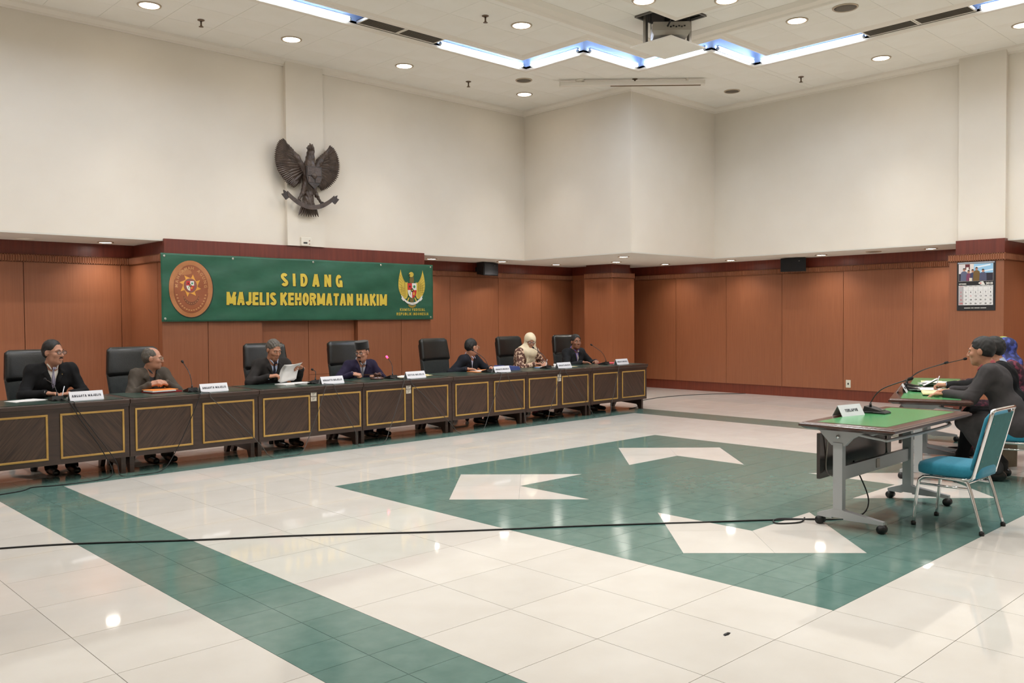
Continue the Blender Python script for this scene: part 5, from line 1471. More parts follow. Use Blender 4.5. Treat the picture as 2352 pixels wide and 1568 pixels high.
cable([(MX[0]-.03, 9.36, DZ+.02), (MX[0]-.01, 9.2, DZ+.006), (MX[0]+.02, fy+.004, DZ+.004), (2.80, fy-.01, .60), (2.98, fy-.02, .30), (3.08, fy-.05, .05), (2.92, 8.93, .006), (2.55, 8.92, .006), (2.35, 8.98, .006), (2.22, 8.86, .006), (1.9, 8.80, .006), (1.5, 8.76, .006)], .0048,
      'black cable dropping from the first microphone and running off along the floor')
cable([(1.25, 6.85, .006), (1.55, 6.726, .006), (1.976, 6.477, .006), (2.578, 6.005, .006), (3.215, 5.555, .006), (3.94, 4.968, .006), (4.404, 4.629, .006), (4.81, 4.34, .006), (5.193, 4.05, .006), (5.512, 3.797, .006), (5.9, 3.50, .006), (6.18, 3.27, .006), (6.25, 3.16, .012)], .0065,
      'long black cable running across the tiled floor to the front table')
cable([(11.55, 9.30, .006), (12.0, 9.45, .006), (12.6, 9.95, .006), (13.6, 10.15, .006), (14.6, 9.95, .006), (15.36, 9.42, .006)], .006, 'black cable on the far floor from the bench end to the wood wall')
cable([(6.86, 3.06, DZ+.02), (6.83, 3.20, DZ+.004), (6.80, 3.262, DZ), (6.78, 3.255, .60), (6.72, 3.14, .38), (6.66, 3.0, .12), (6.50, 3.02, .007), (6.25, 3.18, .007), (6.05, 3.42, .007), (5.90, 3.36, .007), (6.05, 3.25, .007), (6.22, 3.30, .007)], .0055, 'black microphone cable looped on the floor at the foot of the front table')
# ------------------------------------------------------------------ tent-fold name signs
M_CARD = mat('card_white', (226, 226, 232), .55); M_CARDT = mat('card_text', (52, 54, 66), .7)
def name_sign(loc, rz, text, label, w=.325, h=.088, dep=.08, tw=.86):
    t = thing('name_sign', label, 'sign', loc, rz, 'white tent-fold name signs')
    a = math.atan2(h, dep/2)
    mb = MB(); mb.prism([(-dep/2, 0), (-dep/2+.004, 0), (0, h-.004), (dep/2-.004, 0), (dep/2, 0), (0, h)], -w/2, w/2, 'x'); mb.build('card', M_CARD, t)
    ny, nz = -math.sin(a), math.cos(a)
    M = frame((0, -dep/4+ny*.0015, h/2+nz*.0015), (1, 0, 0), (0, math.cos(a), math.sin(a)), (0, ny, nz))
    stroke_text('lettering', text, w*tw, .024, M_CARDT, t, M)
    return t
PLX = [(2.77, 3.077), (4.092, 4.417), (5.60, 5.925), (6.87, 7.208), (8.427, 8.77), (9.747, 10.082), (11.139, 11.501)]
plab = ('in front of the person with the striped tie', 'past the person with clasped hands', 'past the person reading papers', 'reading KETUA MAJELIS past the red microphone', 'in front of the blue binder', 'past the person in the headscarf', 'at the far end of the bench')
for k, (a, b) in enumerate(PLX):
    name_sign(((a+b)/2+.008, 9.285, DZ), math.radians(3), 'KETUA MAJELIS' if k == 3 else 'ANGGOTA MAJELIS', 'white tent-fold name sign '+plab[k])
name_sign((6.675, 3.17, DZ+.001), math.radians(-12), 'TERLAPOR', 'white tent-fold sign reading TERLAPOR on the front table', w=.27, h=.085, dep=.10, tw=.56)
def mic_world(base, deg, tipw, label, scale):
    a = math.radians(deg); d = Vector(tipw)-Vector((base[0], base[1], DZ))
    microphone((base[0], base[1], DZ+.001), a, (d.x*math.cos(a)+d.y*math.sin(a), -d.x*math.sin(a)+d.y*math.cos(a), d.z), label, scale=scale)
mic_world((6.96, 3.07), 180, (7.0, 2.84, 1.045), 'black gooseneck microphone on the front green table', 1.15)
u = lambda a, b: (T2C[0]+UX*a-UY*b, T2C[1]+UY*a+UX*b)
mic_world((9.26, 3.72), 199.5, (9.2, 3.375, 1.064), 'black gooseneck microphone on the second table, the lower one before the face', 1.1)
mic_world((9.62, 3.86), 199.5, (9.05, 3.14, 1.118), "black gooseneck microphone reaching the suited person's mouth", 1.1)
name_sign((9.02, 3.72, DZ+.001), math.radians(19.5), 'TERLAPOR', 'white tent sign seen edge-on beside the second table microphone', w=.24, h=.085, dep=.1, tw=.56)
# ------------------------------------------------------------------ papers, folders and small things on the bench
M_PAP = mat('paper', (228, 226, 224), .6); M_ORG = mat('folder_orange', (236, 140, 62), .5); M_RED = mat('book_red', (150, 40, 44), .45); M_PINKF = mat('folder_red', (206, 66, 84), .5)
M_BLUE = mat('binder_blue', (70, 84, 146), .45); M_YEL = mat('folder_yellow', (232, 220, 168), .6); M_BLUEL = mat('notebook_blue', (84, 130, 190), .5)
def slab_thing(name, label, cat, loc, rz, w, d, h, m, layers=None, curl=0.0):
    t = thing(name, label, cat, loc, math.radians(rz))
    z = 0
    for k, (lw, ld, lh, lm, ox, oy, a, nm) in enumerate(layers or [(w, d, h, m, 0, 0, 0, 'sheet')]):
        mb = MB(); M = Matrix.Translation((ox, oy, z)) @ Matrix.Rotation(math.radians(a), 4, 'Z')
        n = 8
        rings = []
        for i in range(n+1):
            x = -lw/2+lw*i/n; zz = curl*((i/n-.5)*2)**2*.5
            rings.append([(x, -ld/2, zz), (x, ld/2, zz), (x, ld/2, zz+lh), (x, -ld/2, zz+lh)])
        mb.loft(rings, smooth=False, M=M)
        mb.build(nm, lm, t); z += lh+.0004
    return t
A4 = (.21, .297)
slab_thing('paper_sheets', 'loose white sheets under the arm of the person with the striped tie', 'papers', (2.46, 9.58, DZ+.001), 14, 0, 0, 0, M_PAP, [(.30, .21, .003, M_PAP, 0, 0, 0, 'sheet'), (.30, .21, .002, M_PAP, .02, .01, 8, 'sheet')])
slab_thing('paper_sheets', 'white sheets behind the first name sign', 'papers', (2.98, 9.50, DZ+.001), 5, 0, 0, 0, M_PAP, [(.26, .21, .006, M_PAP, 0, 0, 0, 'sheet'), (.28, .2, .002, M_PAP, .02, .01, -6, 'sheet')])
slab_thing('folder_on_book', 'orange folder on a red book under the clasped hands', 'folder', (3.80, 9.60, DZ+.001), 6, 0, 0, 0, M_ORG, [(.34, .24, .014, M_RED, .02, 0, 0, 'book'), (.27, .20, .012, M_PAP, -.02, -.03, 0, 'page_block'), (.30, .22, .006, M_ORG, 0, 0, 3, 'folder_cover')])
slab_thing('paper_stack', 'stack of white papers lying before the reading person', 'papers', (5.34, 9.50, DZ+.001), 4, 0, 0, 0, M_PAP, [(.30, .24, .010, M_PAP, 0, 0, 0, 'sheet_block'), (.30, .21, .004, M_PAP, .03, 0, 6, 'sheet'), (.28, .2, .002, M_PAP, .10, -.02, 10, 'sheet')])
# sheaf held up, bent over at the top
def held_sheaf(name, label, loc, rz, tilt, w, h, k=3, amp=.05):
    t = thing(name, label, 'papers', loc, math.radians(rz))
    for q in range(k):
        n, mm = 10, 6; vs = []; fs = []
        for i in range(n+1):
            f = i/n
            for j in range(mm+1):
                g = j/mm-.5
                yb = (f-.55)**2*amp*4*(1 if f > .55 else .3)+q*.004
                vs.append((g*w+.012*q+f*.05, math.sin(tilt)*f*h-yb+.01*math.sin(4*g), math.cos(tilt)*f*h-(.035*(f-.6)*2 if f > .6 else 0)+.02*g*q))
        for i in range(n):
            for j in range(mm): fs.append((i*(mm+1)+j, i*(mm+1)+j+1, (i+1)*(mm+1)+j+1, (i+1)*(mm+1)+j))
        mb = MB(); mb.add(vs, fs, True); ob = mb.build('sheet', M_PAP, t)
        md = ob.modifiers.new('thickness', 'SOLIDIFY'); md.thickness = .0012
    return t
held_sheaf('held_papers', 'white sheaf of papers held up and bent by the reading person', (5.35, 9.655, .80), -4, math.radians(-14), .22, .24)
# gavel on its block
t = thing('sound_block', 'round dark sound block in front of the person with the black cap', 'sound block', (6.56, 9.46, DZ))
MB().lathe([(.085, 0), (.09, .008), (.085, .02), (.07, .024), (.07, .03), (.002, .031)], 28).build('block', M_TEDGE, t)
t = thing('gavel', 'dark wooden gavel lying on its sound block', 'gavel', (6.57, 9.46, DZ+.031), math.radians(25))
MB().tube([(-.055, 0, .028), (-.05, 0, .028), (-.03, 0, .028), (.03, 0, .028), (.05, 0, .028), (.055, 0, .028)], [.02, .028, .022, .022, .028, .02], 16).build('head', M_TEDGE, t)
MB().tube([(0, 0, .028), (.0, .10, .024), (0, .19, .02)], [.008, .007, .010], 10).build('handle', M_TEDGE, t)
slab_thing('document_folder', 'open cream folder of documents behind the KETUA MAJELIS sign', 'folder', (7.10, 9.47, DZ+.001), 8, 0, 0, 0, M_YEL, [(.62, .25, .004, M_YEL, 0, 0, 0, 'folder_cover'), (.26, .22, .006, M_PAP, -.17, 0, 2, 'sheet_block'), (.24, .2, .003, M_YEL, .15, .01, -4, 'sheet')], curl=.02)
slab_thing('orange_folders', 'orange folders under the hands of the person turned away', 'folder', (8.50, 9.60, DZ+.001), -4, 0, 0, 0, M_ORG, [(.36, .26, .008, M_ORG, 0, 0, 0, 'folder_cover'), (.24, .2, .005, M_PAP, -.02, 0, 4, 'sheet_block'), (.20, .24, .006, M_ORG, .13, .0, -8, 'folder_cover')])
t = thing('ring_binder', 'blue ring binder lying between the person turned away and the person', 'binder', (9.06, 9.66, DZ), math.radians(-14))
mb = MB(); mb.loft([[(-.16, -.14, 0), (.16, -.14, 0), (.16, .14, 0), (-.16, .14, 0)], [(-.16, -.14, .012), (.16, -.14, .025), (.16, .14, .025), (-.16, .14, .012)], [(-.13, -.14, .066), (.14, -.14, .052), (.14, .14, .052), (-.13, .14, .066)]], smooth=False); mb.build('cover', M_BLUE, t)
MB().box(-.12, .155, -.135, .135, .02, .048).build('pages', M_PAP, t)
MB().box(-.03, .03, -.03, -.0, .058, .064).build('label_hole', M_BLK, t)
slab_thing('blue_notebook', 'blue notebook under the pen of the person in the headscarf', 'notebook', (9.78, 9.60, DZ+.001), 8, 0, 0, 0, M_BLUEL, [(.22, .16, .008, M_BLUEL, 0, 0, 0, 'cover'), (.20, .15, .004, M_PAP, .01, 0, 0, 'pages')])
slab_thing('paper_sheets', 'white and yellow sheets behind the sixth name sign', 'papers', (10.10, 9.46, DZ+.001), 4, 0, 0, 0, M_PAP, [(.30, .21, .004, M_YEL, .10, 0, 6, 'sheet'), (.30, .21, .004, M_PAP, 0, 0, 0, 'sheet')])
t = thing('water_cup', 'tiny white cup behind the sixth name sign', 'cup', (10.02, 9.56, DZ)); MB().lathe([(.018, 0), (.026, .05), (.0245, .05), (.017, .004), (.001, .003)], 16).build('cup', M_PAP, t)
slab_thing('red_folder', 'red folder in front of the last person at the far end', 'folder', (11.32, 9.60, DZ+.001), 5, 0, 0, 0, M_PINKF, [(.36, .26, .006, M_PINKF, 0, 0, 0, 'folder_cover'), (.3, .22, .004, M_PINKF, .04, .0, 6, 'folder_cover')], curl=.012)
# pens
M_PEN = mat('pen_white', (214, 214, 220), .35)
def pen(p0, p1, label):
    o = thing('pen', label, 'pen', p0)
    d = Vector(p1)-Vector(p0)
    MB().tube([d*.08, d], .0045, 8).build('barrel', M_PEN, o); MB().tube([(0, 0, 0), d*.08], [.001, .004], 8).build('tip', M_BLK, o)
pen((2.80, 9.60, DZ+.01), (2.845, 9.66, DZ+.12), 'pen in the hand of the person with the striped tie')
pen((9.87, 9.62, DZ+.015), (9.96, 9.67, DZ+.12), 'pen in the hand of the person in the cream headscarf')
p = u(.40, -.02); pen((p[0], p[1], DZ+.02), (p[0]+.03, p[1]-.03, DZ+.15), 'white pen held upright over the papers on the second table')
# papers on the second and third tables
p = u(-.10, -.06); slab_thing('manila_folder', 'pale yellow folder at the near end of the second table', 'folder', (p[0], p[1], DZ+.002), 19.5+4, 0, 0, 0, M_YEL, [(.5, .30, .004, M_BLK, .02, 0, 0, 'folder_back'), (.46, .30, .010, M_YEL, 0, 0, 0, 'sheet_block'), (.3, .22, .003, M_YEL, -.06, .02, 8, 'sheet')], curl=.012)
p = u(.28, .03); slab_thing('white_papers', 'fanned white sheets on the second table under the writing hand', 'papers', (p[0], p[1], DZ+.002), 19.5, 0, 0, 0, M_PAP, [(.30, .22, .006, M_PAP, 0, 0, 0, 'sheet'), (.30, .22, .003, M_PAP, .05, .03, 12, 'sheet'), (.30, .22, .003, M_PAP, -.05, .05, -10, 'sheet')], curl=.02)
p = u(.85, .04); held_sheaf('raised_papers', 'white sheet propped up on the third table', (p[0], p[1]+.05, DZ+.01), 19.5+180, math.radians(55), .30, .20, 2)
p = u(1.2, .0); slab_thing('paper_pile', 'pile of white and cream sheets on the third table', 'papers', (p[0], p[1], DZ+.002), 14, 0, 0, 0, M_PAP, [(.42, .30, .012, M_PAP, 0, 0, 0, 'sheet_block'), (.3, .22, .006, M_YEL, .05, .03, 12, 'sheet'), (.30, .22, .004, M_PAP, -.05, .02, -10, 'sheet')], curl=.02)
p = u(.15, -.62); t = thing('paper_bag', 'brown paper bag standing on the floor under the sitters\' chairs', 'bag', (9.72, 3.02, 0), math.radians(-25))
M_BAG = mat('bag_brown', (112, 98, 78), .8, col2=(98, 84, 66), scale=12)
mb = MB(); mb.loft([[(-.16, -.06, 0), (.16, -.06, 0), (.16, .06, 0), (-.16, .06, 0)], [(-.165, -.06, .2), (.165, -.06, .2), (.165, .06, .2), (-.165, .06, .2)], [(-.16, -.045, .34), (.16, -.045, .34), (.16, .045, .34), (-.16, .045, .34)]], smooth=False, caps=True); mb.build('bag_body', M_BAG, t)
for s in (-1, 1): MB().tube(spline([(-.06, s*.047, .33), (-.05, s*.05, .40), (.05, s*.05, .40), (.06, s*.047, .33)], 4), .004, 6).build('handle', M_BAG, t)
# scrap on the floor
o = MB().loft([[(-.03, -.008, 0), (.0, -.012, 0), (.03, -.004, 0), (.02, .01, 0), (-.02, .009, 0)], [(-.02, -.004, .006), (.0, -.006, .008), (.02, -.002, .005), (.015, .005, .006), (-.015, .005, .006)]], smooth=False).build('floor_scrap', M_BLK, loc=(3.68, 2.36, .0))
tag(o, 'small dark scrap lying on the white tiles', 'litter')
# ------------------------------------------------------------------ green banner
M_BAN = mat('banner_vinyl', (32, 84, 62), .42, col2=(42, 96, 72), scale=3, spec=.45, bump=.6, bscale=2.6, stretch=(1, 1, 2.2))
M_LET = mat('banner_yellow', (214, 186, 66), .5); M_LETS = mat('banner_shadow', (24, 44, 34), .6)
BX0, BX1, BZ0, BZ1, BY = 4.716, 9.372, 1.531, 2.462, 11.822
t = thing('banner', 'long green banner with yellow lettering, an oval emblem and a golden bird', 'banner', (0, 0, 0))
nx, nz = 150, 34
def wav(x, z):
    f = (x-BX0)/(BX1-BX0); g = (z-BZ0)/(BZ1-BZ0)
    return .004*math.sin(9*f+5*g)*math.sin(14*f-4*g)+.003*math.sin(31*f+9*g)*(g*(1-g)*3+.2)+.0025*math.sin(22*f-17*g)-.010*math.sin(math.pi*g)*(.4+.6*math.sin(math.pi*f))
vs = []; fs = []
for i in range(nx+1):
    for j in range(nz+1):
        x = BX0+(BX1-BX0)*i/nx; z = BZ0+(BZ1-BZ0)*j/nz-.012*math.sin(math.pi*i/nx*4)**2*(1 if j == nz else 0)*.3
        vs.append((x, BY+wav(x, z), z))
for i in range(nx):
    for j in range(nz): a = i*(nz+1)+j; fs.append((a, a+nz+1, a+nz+2, a+1))
mb = MB(); mb.add(vs, fs, True); o = mb.build('cloth', M_BAN, t); md = o.modifiers.new('thickness', 'SOLIDIFY'); md.thickness = .002
PYB = BY-.016
def btext(body, xc, zc, w, h, m=M_LET, shadow=True, parent=None, space=.26, gap=.10, y=None, half=.122):
    parent = parent or t; y = PYB if y is None else y
    adv = sum((space if c == ' ' else GL[c][0]+gap) for c in body)-gap
    sx = w/adv
    x = xc-w/2; z0 = zc-h/2
    for c in body:
        if c == ' ': x += space*sx; continue
        gw, st = GL[c]
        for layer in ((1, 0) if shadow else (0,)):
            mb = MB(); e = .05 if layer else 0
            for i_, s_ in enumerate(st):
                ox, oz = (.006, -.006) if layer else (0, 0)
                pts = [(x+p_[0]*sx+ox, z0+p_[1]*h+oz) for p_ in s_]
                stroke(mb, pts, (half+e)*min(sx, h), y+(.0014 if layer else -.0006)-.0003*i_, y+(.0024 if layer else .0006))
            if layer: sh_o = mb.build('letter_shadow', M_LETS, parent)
            else: mb.build('letter', m, parent)
        x += (gw+gap)*sx
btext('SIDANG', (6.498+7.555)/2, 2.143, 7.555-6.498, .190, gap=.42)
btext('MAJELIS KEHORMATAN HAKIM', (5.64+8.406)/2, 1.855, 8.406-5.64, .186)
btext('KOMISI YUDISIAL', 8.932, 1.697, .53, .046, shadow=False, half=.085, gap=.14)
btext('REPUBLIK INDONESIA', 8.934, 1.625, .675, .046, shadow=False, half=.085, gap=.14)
M_EYE = mat('grommet', (190, 190, 180), .3, metal=.8)
for x in (BX0+.05, 5.75, 7.05, 8.3, BX1-.05):
    for z in (BZ0+.04, BZ1-.04):
        if z < 2 and 5 < x < 9: continue
        MB().lathe([(.008, 0), (.016, .0), (.016, .004), (.008, .004)], 12, M=Matrix.Translation((x, PYB+.004, z)) @ Matrix.Rotation(math.radians(90), 4, 'X')).build('grommet', M_EYE, t)
# oval emblem (printed): stacked flat shapes
def disc(parent, name, m, xc, zc, rx, rz, y, n=48, pts=None, rings=False):
    P = pts or [(xc+rx*math.cos(2*math.pi*k/n), zc+rz*math.sin(2*math.pi*k/n)) for k in range(n)]
    mb = MB()
    if pts is None or rings:
        cx_, cz_ = sum(p_[0] for p_ in P)/len(P), sum(p_[1] for p_ in P)/len(P)
        R_s = [[(cx_+(p_[0]-cx_)*f, y-.0006, cz_+(p_[1]-cz_)*f) for p_ in P] for f in (.02, .1, .2, .3, .4, .5, .6, .7, .8, .9, 1)]+[[(p_[0], y+.0006, p_[1]) for p_ in P]]
        mb.loft(R_s, smooth=False)
    else: mb.prism(P, y-.0006, y+.0006, 'y')
    return mb.build(name, m, parent)
E_OUT = mat('emblem_rim', (170, 108, 64), .5, col2=(186, 124, 76), scale=6); E_IN = mat('emblem_field', (158, 90, 52), .5, col2=(144, 78, 46), scale=4); E_LINE = mat('emblem_line', (122, 68, 40), .5)
E_SUN = mat('emblem_sun', (226, 160, 64), .5); E_TXT = mat('emblem_text', (196, 142, 90), .5); RED = mat('print_red', (196, 44, 40), .5); WHT = mat('print_white', (226, 222, 214), .5); BLKP = mat('print_black', (26, 24, 22), .5); E_MA = mat('emblem_mauve', (140, 82, 70), .5)
ex, ez = 5.127, 1.981
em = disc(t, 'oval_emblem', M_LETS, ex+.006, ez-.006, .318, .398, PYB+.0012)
disc(em, 'rim', E_OUT, ex, ez, .31, .39, PYB)
disc(em, 'ring', E_LINE, ex, ez-.003, .246, .330, PYB-.0013)
disc(em, 'field', E_IN, ex, ez-.003, .240, .324, PYB-.0026)
s0 = (ex-.012, ez+.045)
star = []
for k in range(8):
    a = 2*math.pi*k/8+.3
    star += [(s0[0]+.105*math.cos(a-.27), s0[1]+.105*math.sin(a-.27)), (s0[0]+.125*math.cos(a), s0[1]+.125*math.sin(a)), (s0[0]+.160*math.cos(a+.22), s0[1]+.160*math.sin(a+.22)), (s0[0]+.105*math.cos(a+.33), s0[1]+.105*math.sin(a+.33))]
disc(em, 'sun_rays', E_SUN, 0, 0, 0, 0, PYB-.0039, pts=star, rings=True)
disc(em, 'sun_disc', E_MA, s0[0], s0[1], .094, .098, PYB-.0052)
def shield(parent, xc, zc, w, h, y):
    def sp(fx0, fx1, fz0, fz1, m, nm):
        pts = []
        def edge(fx, fz):   # fz from 0 (top) to 1 (tip)
            k = 1 if fz < .45 else math.sqrt(max(0, 1-((fz-.45)/.55)**2))
            return (xc+fx*w/2*k, zc+h/2-fz*h)
        N = 8
        for i in range(N+1): pts.append(edge(fx0, fz0+(fz1-fz0)*i/N))
        for i in range(N+1): pts.append(edge(fx1, fz1-(fz1-fz0)*i/N))
        out = []
        for p in pts:
            if not out or (abs(p[0]-out[-1][0])+abs(p[1]-out[-1][1])) > 1e-5: out.append(p)
        if abs(out[0][0]-out[-1][0])+abs(out[0][1]-out[-1][1]) < 1e-5: out.pop()
        disc(parent, nm, m, 0, 0, 0, 0, y, pts=out)
    sp(-1, 0, 0, .46, RED, 'shield_field'); sp(0, 1, 0, .46, WHT, 'shield_field'); sp(-1, 0, .46, 1, WHT, 'shield_field'); sp(0, 1, .46, 1, RED, 'shield_field')
    disc(parent, 'shield_centre', BLKP, xc, zc+.03*h, w*.16, h*.13, y-.0013, 20)
    star5 = [(xc+w*(.11 if k % 2 == 0 else .045)*math.sin(math.pi*k/5), zc+.03*h+w*(.11 if k % 2 == 0 else .045)*math.cos(math.pi*k/5)) for k in range(10)]
    disc(parent, 'shield_star', M_LET, 0, 0, 0, 0, y-.0026, pts=star5)
    disc(parent, 'tree_mark', mat('print_green', (40, 130, 84), .5), xc+w*.25, zc+h*.27, w*.12, h*.10, y-.0013, 16)
    disc(parent, 'bull_mark', BLKP, xc-w*.25, zc+h*.27, w*.09, h*.07, y-.0013, 8)
    disc(parent, 'chain_mark', M_LET, xc+w*.2, zc-h*.2, w*.07, h*.12, y-.0013, 16)
    disc(parent, 'rice_mark', mat('print_olive', (150, 170, 90), .5), xc-w*.22, zc-h*.16, w*.05, h*.13, y-.0013, 12)
shield(em, s0[0]-.002, s0[1]-.005, .108, .135, PYB-.0065)
msg = 'MAHKAMAH AGUNG'
for k, chh in enumerate(msg):
    if chh == ' ': continue
    a = math.radians(176-172*k/(len(msg)-1))
    x, z = ex+.205*math.cos(a), ez+.02+.265*math.sin(a)
    up = Vector((math.cos(a)/.205, 0, math.sin(a)/.265)).normalized(); rt = Vector((up.z, 0, -up.x))
    text_mesh('emblem_letter', chh, .058, E_TXT, em, frame((x, PYB-.0042, z), rt, up, (0, -1, 0)), bold=.001)
for k in range(17):
    a = math.radians(195+150*k/16)
    x, z = ex+.212*math.cos(a), ez-.01+.285*math.sin(a)
    disc(em, 'bead', E_TXT, x, z, .013, .009, PYB-.0042, 10)
rb = []
for k in range(13):
    a = math.radians(205+130*k/12); rb.append((ex+.125*math.cos(a), ez-.05+.175*math.sin(a)))
for k in range(13):
    a = math.radians(335-130*k/12); rb.append((ex+.115*math.cos(a), ez-.03+.150*math.sin(a)))
disc(em, 'ribbon', E_LINE, 0, 0, 0, 0, PYB-.0042, pts=rb)
for k in range(9):
    a = math.radians(212+116*k/8); disc(em, 'ribbon_mark', E_TXT, ex+.120*math.cos(a), ez-.04+.163*math.sin(a), .006, .005, PYB-.0055, 8)
# golden bird emblem
G_Y = mat('bird_gold', (206, 178, 70), .5); G_D = mat('bird_brown', (112, 96, 48), .5); G_L = mat('bird_line', (150, 124, 44), .5)
gx, gz = 8.918, 2.03
bird = disc(t, 'bird_emblem', G_D, gx, gz-.10, .045, .15, PYB)
OUT = [(.085, .13), (.115, .115), (.15, .14), (.18, .185), (.205, .24), (.222, .30), (.228, .335), (.240, .29), (.254, .25), (.264, .20), (.272, .15), (.276, .10), (.276, .05), (.270, .0), (.258, -.04), (.240, -.075), (.217, -.105), (.190, -.13), (.160, -.148), (.130, -.155), (.105, -.14), (.085, -.10)]
for s in (-1, 1):
    P = [(gx+s*a_, gz+b_) for a_, b_ in OUT]
    wgm = disc(bird, 'wing', G_Y, 0, 0, 0, 0, PYB-.0012, pts=P if s > 0 else P[::-1])
    for k in range(10):
        e_ = OUT[8+k]; f = k/9; b0 = (.125, .10-.20*f)
        ln = [(b0[0], b0[1]), (e_[0]*.98, e_[1]), (e_[0]*.98, e_[1]-.006), (b0[0], b0[1]-.006)]
        disc(wgm, 'feather_line', G_L, 0, 0, 0, 0, PYB-.0024, pts=[(gx+s*a_, gz+b_) for a_, b_ in (ln if s > 0 else ln[::-1])])
    for k in range(3): disc(wgm, 'covert', G_L, gx+s*(.15+.035*k), gz+.06-.02*k, .004, .10-.012*k, PYB-.0030, 10)
    lg = [(gx+s*.05, gz-.13), (gx+s*.075, gz-.13), (gx+s*.115, gz-.20), (gx+s*.09, gz-.21)]
    disc(bird, 'leg', G_Y, 0, 0, 0, 0, PYB-.0013, pts=lg if s > 0 else lg[::-1])
disc(bird, 'neck', G_D, gx+.0, gz+.16, .045, .10, PYB-.0026, 20)
disc(bird, 'head', G_Y, gx-.012, gz+.255, .05, .042, PYB-.0039, 20)
disc(bird, 'beak', BLKP, 0, 0, 0, 0, PYB-.0052, pts=[(gx-.075, gz+.235), (gx-.04, gz+.238), (gx-.035, gz+.258), (gx-.06, gz+.256)])
shield(bird, gx+.003, gz-.015, .185, .25, PYB-.0065)
rb = []
for k in range(15):
    f = k/14-.5; rb.append((gx+f*.34, gz-.255+.30*f*f))
for k in range(15):
    f = .5-k/14; rb.append((gx+f*.36, gz-.215+.32*f*f))
disc(bird, 'ribbon', WHT, 0, 0, 0, 0, PYB-.0052, pts=rb)
for s in (-1, 1):
    disc(bird, 'ribbon_end', WHT, 0, 0, 0, 0, PYB-.0040, pts=[(gx+s*.15, gz-.17), (gx+s*.20, gz-.11), (gx+s*.235, gz-.09), (gx+s*.215, gz-.125), (gx+s*.225, gz-.15), (gx+s*.18, gz-.19)])
text_mesh('ribbon_text', 'BHINNEKA TUNGGAL IKA', .02, BLKP, bird, frame((gx, PYB-.0062, gz-.238), (1, 0, 0), (0, 0, 1), (0, -1, 0)), width=.20)
for k in range(9):
    f = k/8-.5; disc(bird, 'tail_feather', G_L, gx+f*.14, gz-.285+.1*f*f, .010, .02, PYB-.0013, 10)

# let every print follow the folds of the cloth
def drape(o):
    me = o.data
    if o.name.split('.')[0] != 'cloth' and me is not None:
        co = np.empty(len(me.vertices)*3, dtype=np.float32); me.vertices.foreach_get('co', co); co = co.reshape(-1, 3)
        co[:, 1] += np.array([wav(x, z) for x, z in co[:, (0, 2)]], dtype=np.float32)+(BY-PYB)-.006
        me.vertices.foreach_set('co', co.ravel()); me.update()
    for c_ in o.children: drape(c_)
for c_ in t.children: drape(c_)

# ------------------------------------------------------------------ carved wooden eagle on the pilaster
M_CARV = mat('carved_wood', (58, 46, 40), .38, col2=(92, 76, 66), scale=9, bump=.5, bscale=40, spec=.5)
M_CARV2 = mat('carved_wood_dark', (38, 31, 28), .4, col2=(62, 50, 44), scale=12, bump=.4, bscale=50)
eg = thing('carved_eagle', 'dark carved wooden eagle with spread wings, shield and ribbon above the banner', 'wall sculpture', (6.965, 11.847, 3.70))
F = Field((-.20, -.26, -.62), (.20, .02, .55), .006)
F.add(cap((0, -.08, .08), (0, -.08, -.12), .12, .085)); F.add(cap((0, -.10, .15), (.012, -.13, .40), .085, .052), .05)
F.add(ell((-.005, -.15, .43), (.05, .06, .05)), .02); F.add(cap((-.03, -.16, .435), (-.095, -.185, .41), .026, .008), .01)
F.add(cap((.03, -.13, .47), (.045, -.11, .495), .02, .008), .01); F.add(cap((-.01, -.15, .475), (-.012, -.14, .497), .016, .006), .01)
F.add(cap((0, -.06, -.15), (0, -.05, -.40), .07, .09), .03)
for s in (-1, 1): F.add(cap((s*.06, -.08, -.12), (s*.12, -.09, -.26), .05, .03), .03); F.add(cap((s*.12, -.09, -.26), (s*.21 if False else s*.19, -.09, -.36), .026, .02), .02)
F.wrinkle(.004, .7, 1.5)
bd = F.build('body', M_CARV, eg)
for s in (-1, 1):
    for k in range(3): MB().tube(spline([(s*.19, -.10, -.36), (s*.20+(k-1)*.022, -.13, -.375), (s*.20+(k-1)*.03, -.115, -.41)], 4), [.012]*8+[.005], 6).build('talon', M_CARV2, bd)
sh_pts = [(-.13, .14), (.13, .14), (.13, -.02), (.10, -.11), (.0, -.19), (-.10, -.11), (-.13, -.02)]
mb = MB(); mb.prism(sh_pts, -.235, -.20, 'y'); shd = mb.build('shield', M_CARV2, eg)
for q in (((-.115, .012, -.0, .125)), ((.012, .115, -.0, .125)), ((-.10, -.012, -.10, -.015)), ((.012, .10, -.10, -.015))):
    MB().box(q[0], q[1], -.243, -.235, q[2], q[3], bev=.003).build('shield_field', M_CARV, shd)
MB().lathe([(.045, 0), (.04, .012), (.01, .016)], 20, M=Matrix.Translation((0, -.24, .0)) @ Matrix.Rotation(math.radians(90), 4, 'X')).build('shield_boss', M_CARV, shd)
def feather(parent, p0, p1, w, th, m, bow=.0):
    p0, p1 = Vector(p0), Vector(p1); d = p1-p0; L = d.length; d.normalize(); nrm = Vector((0, -1, 0)); sd = d.cross(nrm).normalized(); nrm = sd.cross(d)
    rings = []
    for f, k in ((0, .55), (.3, .9), (.65, 1.0), (.88, .75), (1.0, .12)):
        c = p0+d*L*f+nrm*bow*math.sin(math.pi*f)
        rings.append([tuple(c+sd*w*k), tuple(c+nrm*th*.5+sd*w*k*.5), tuple(c+nrm*th), tuple(c+nrm*th*.5-sd*w*k*.5), tuple(c-sd*w*k), tuple(c-nrm*th*.4)])
    mb = MB(); mb.loft(rings, smooth=False); return mb.build('feather', m, parent)
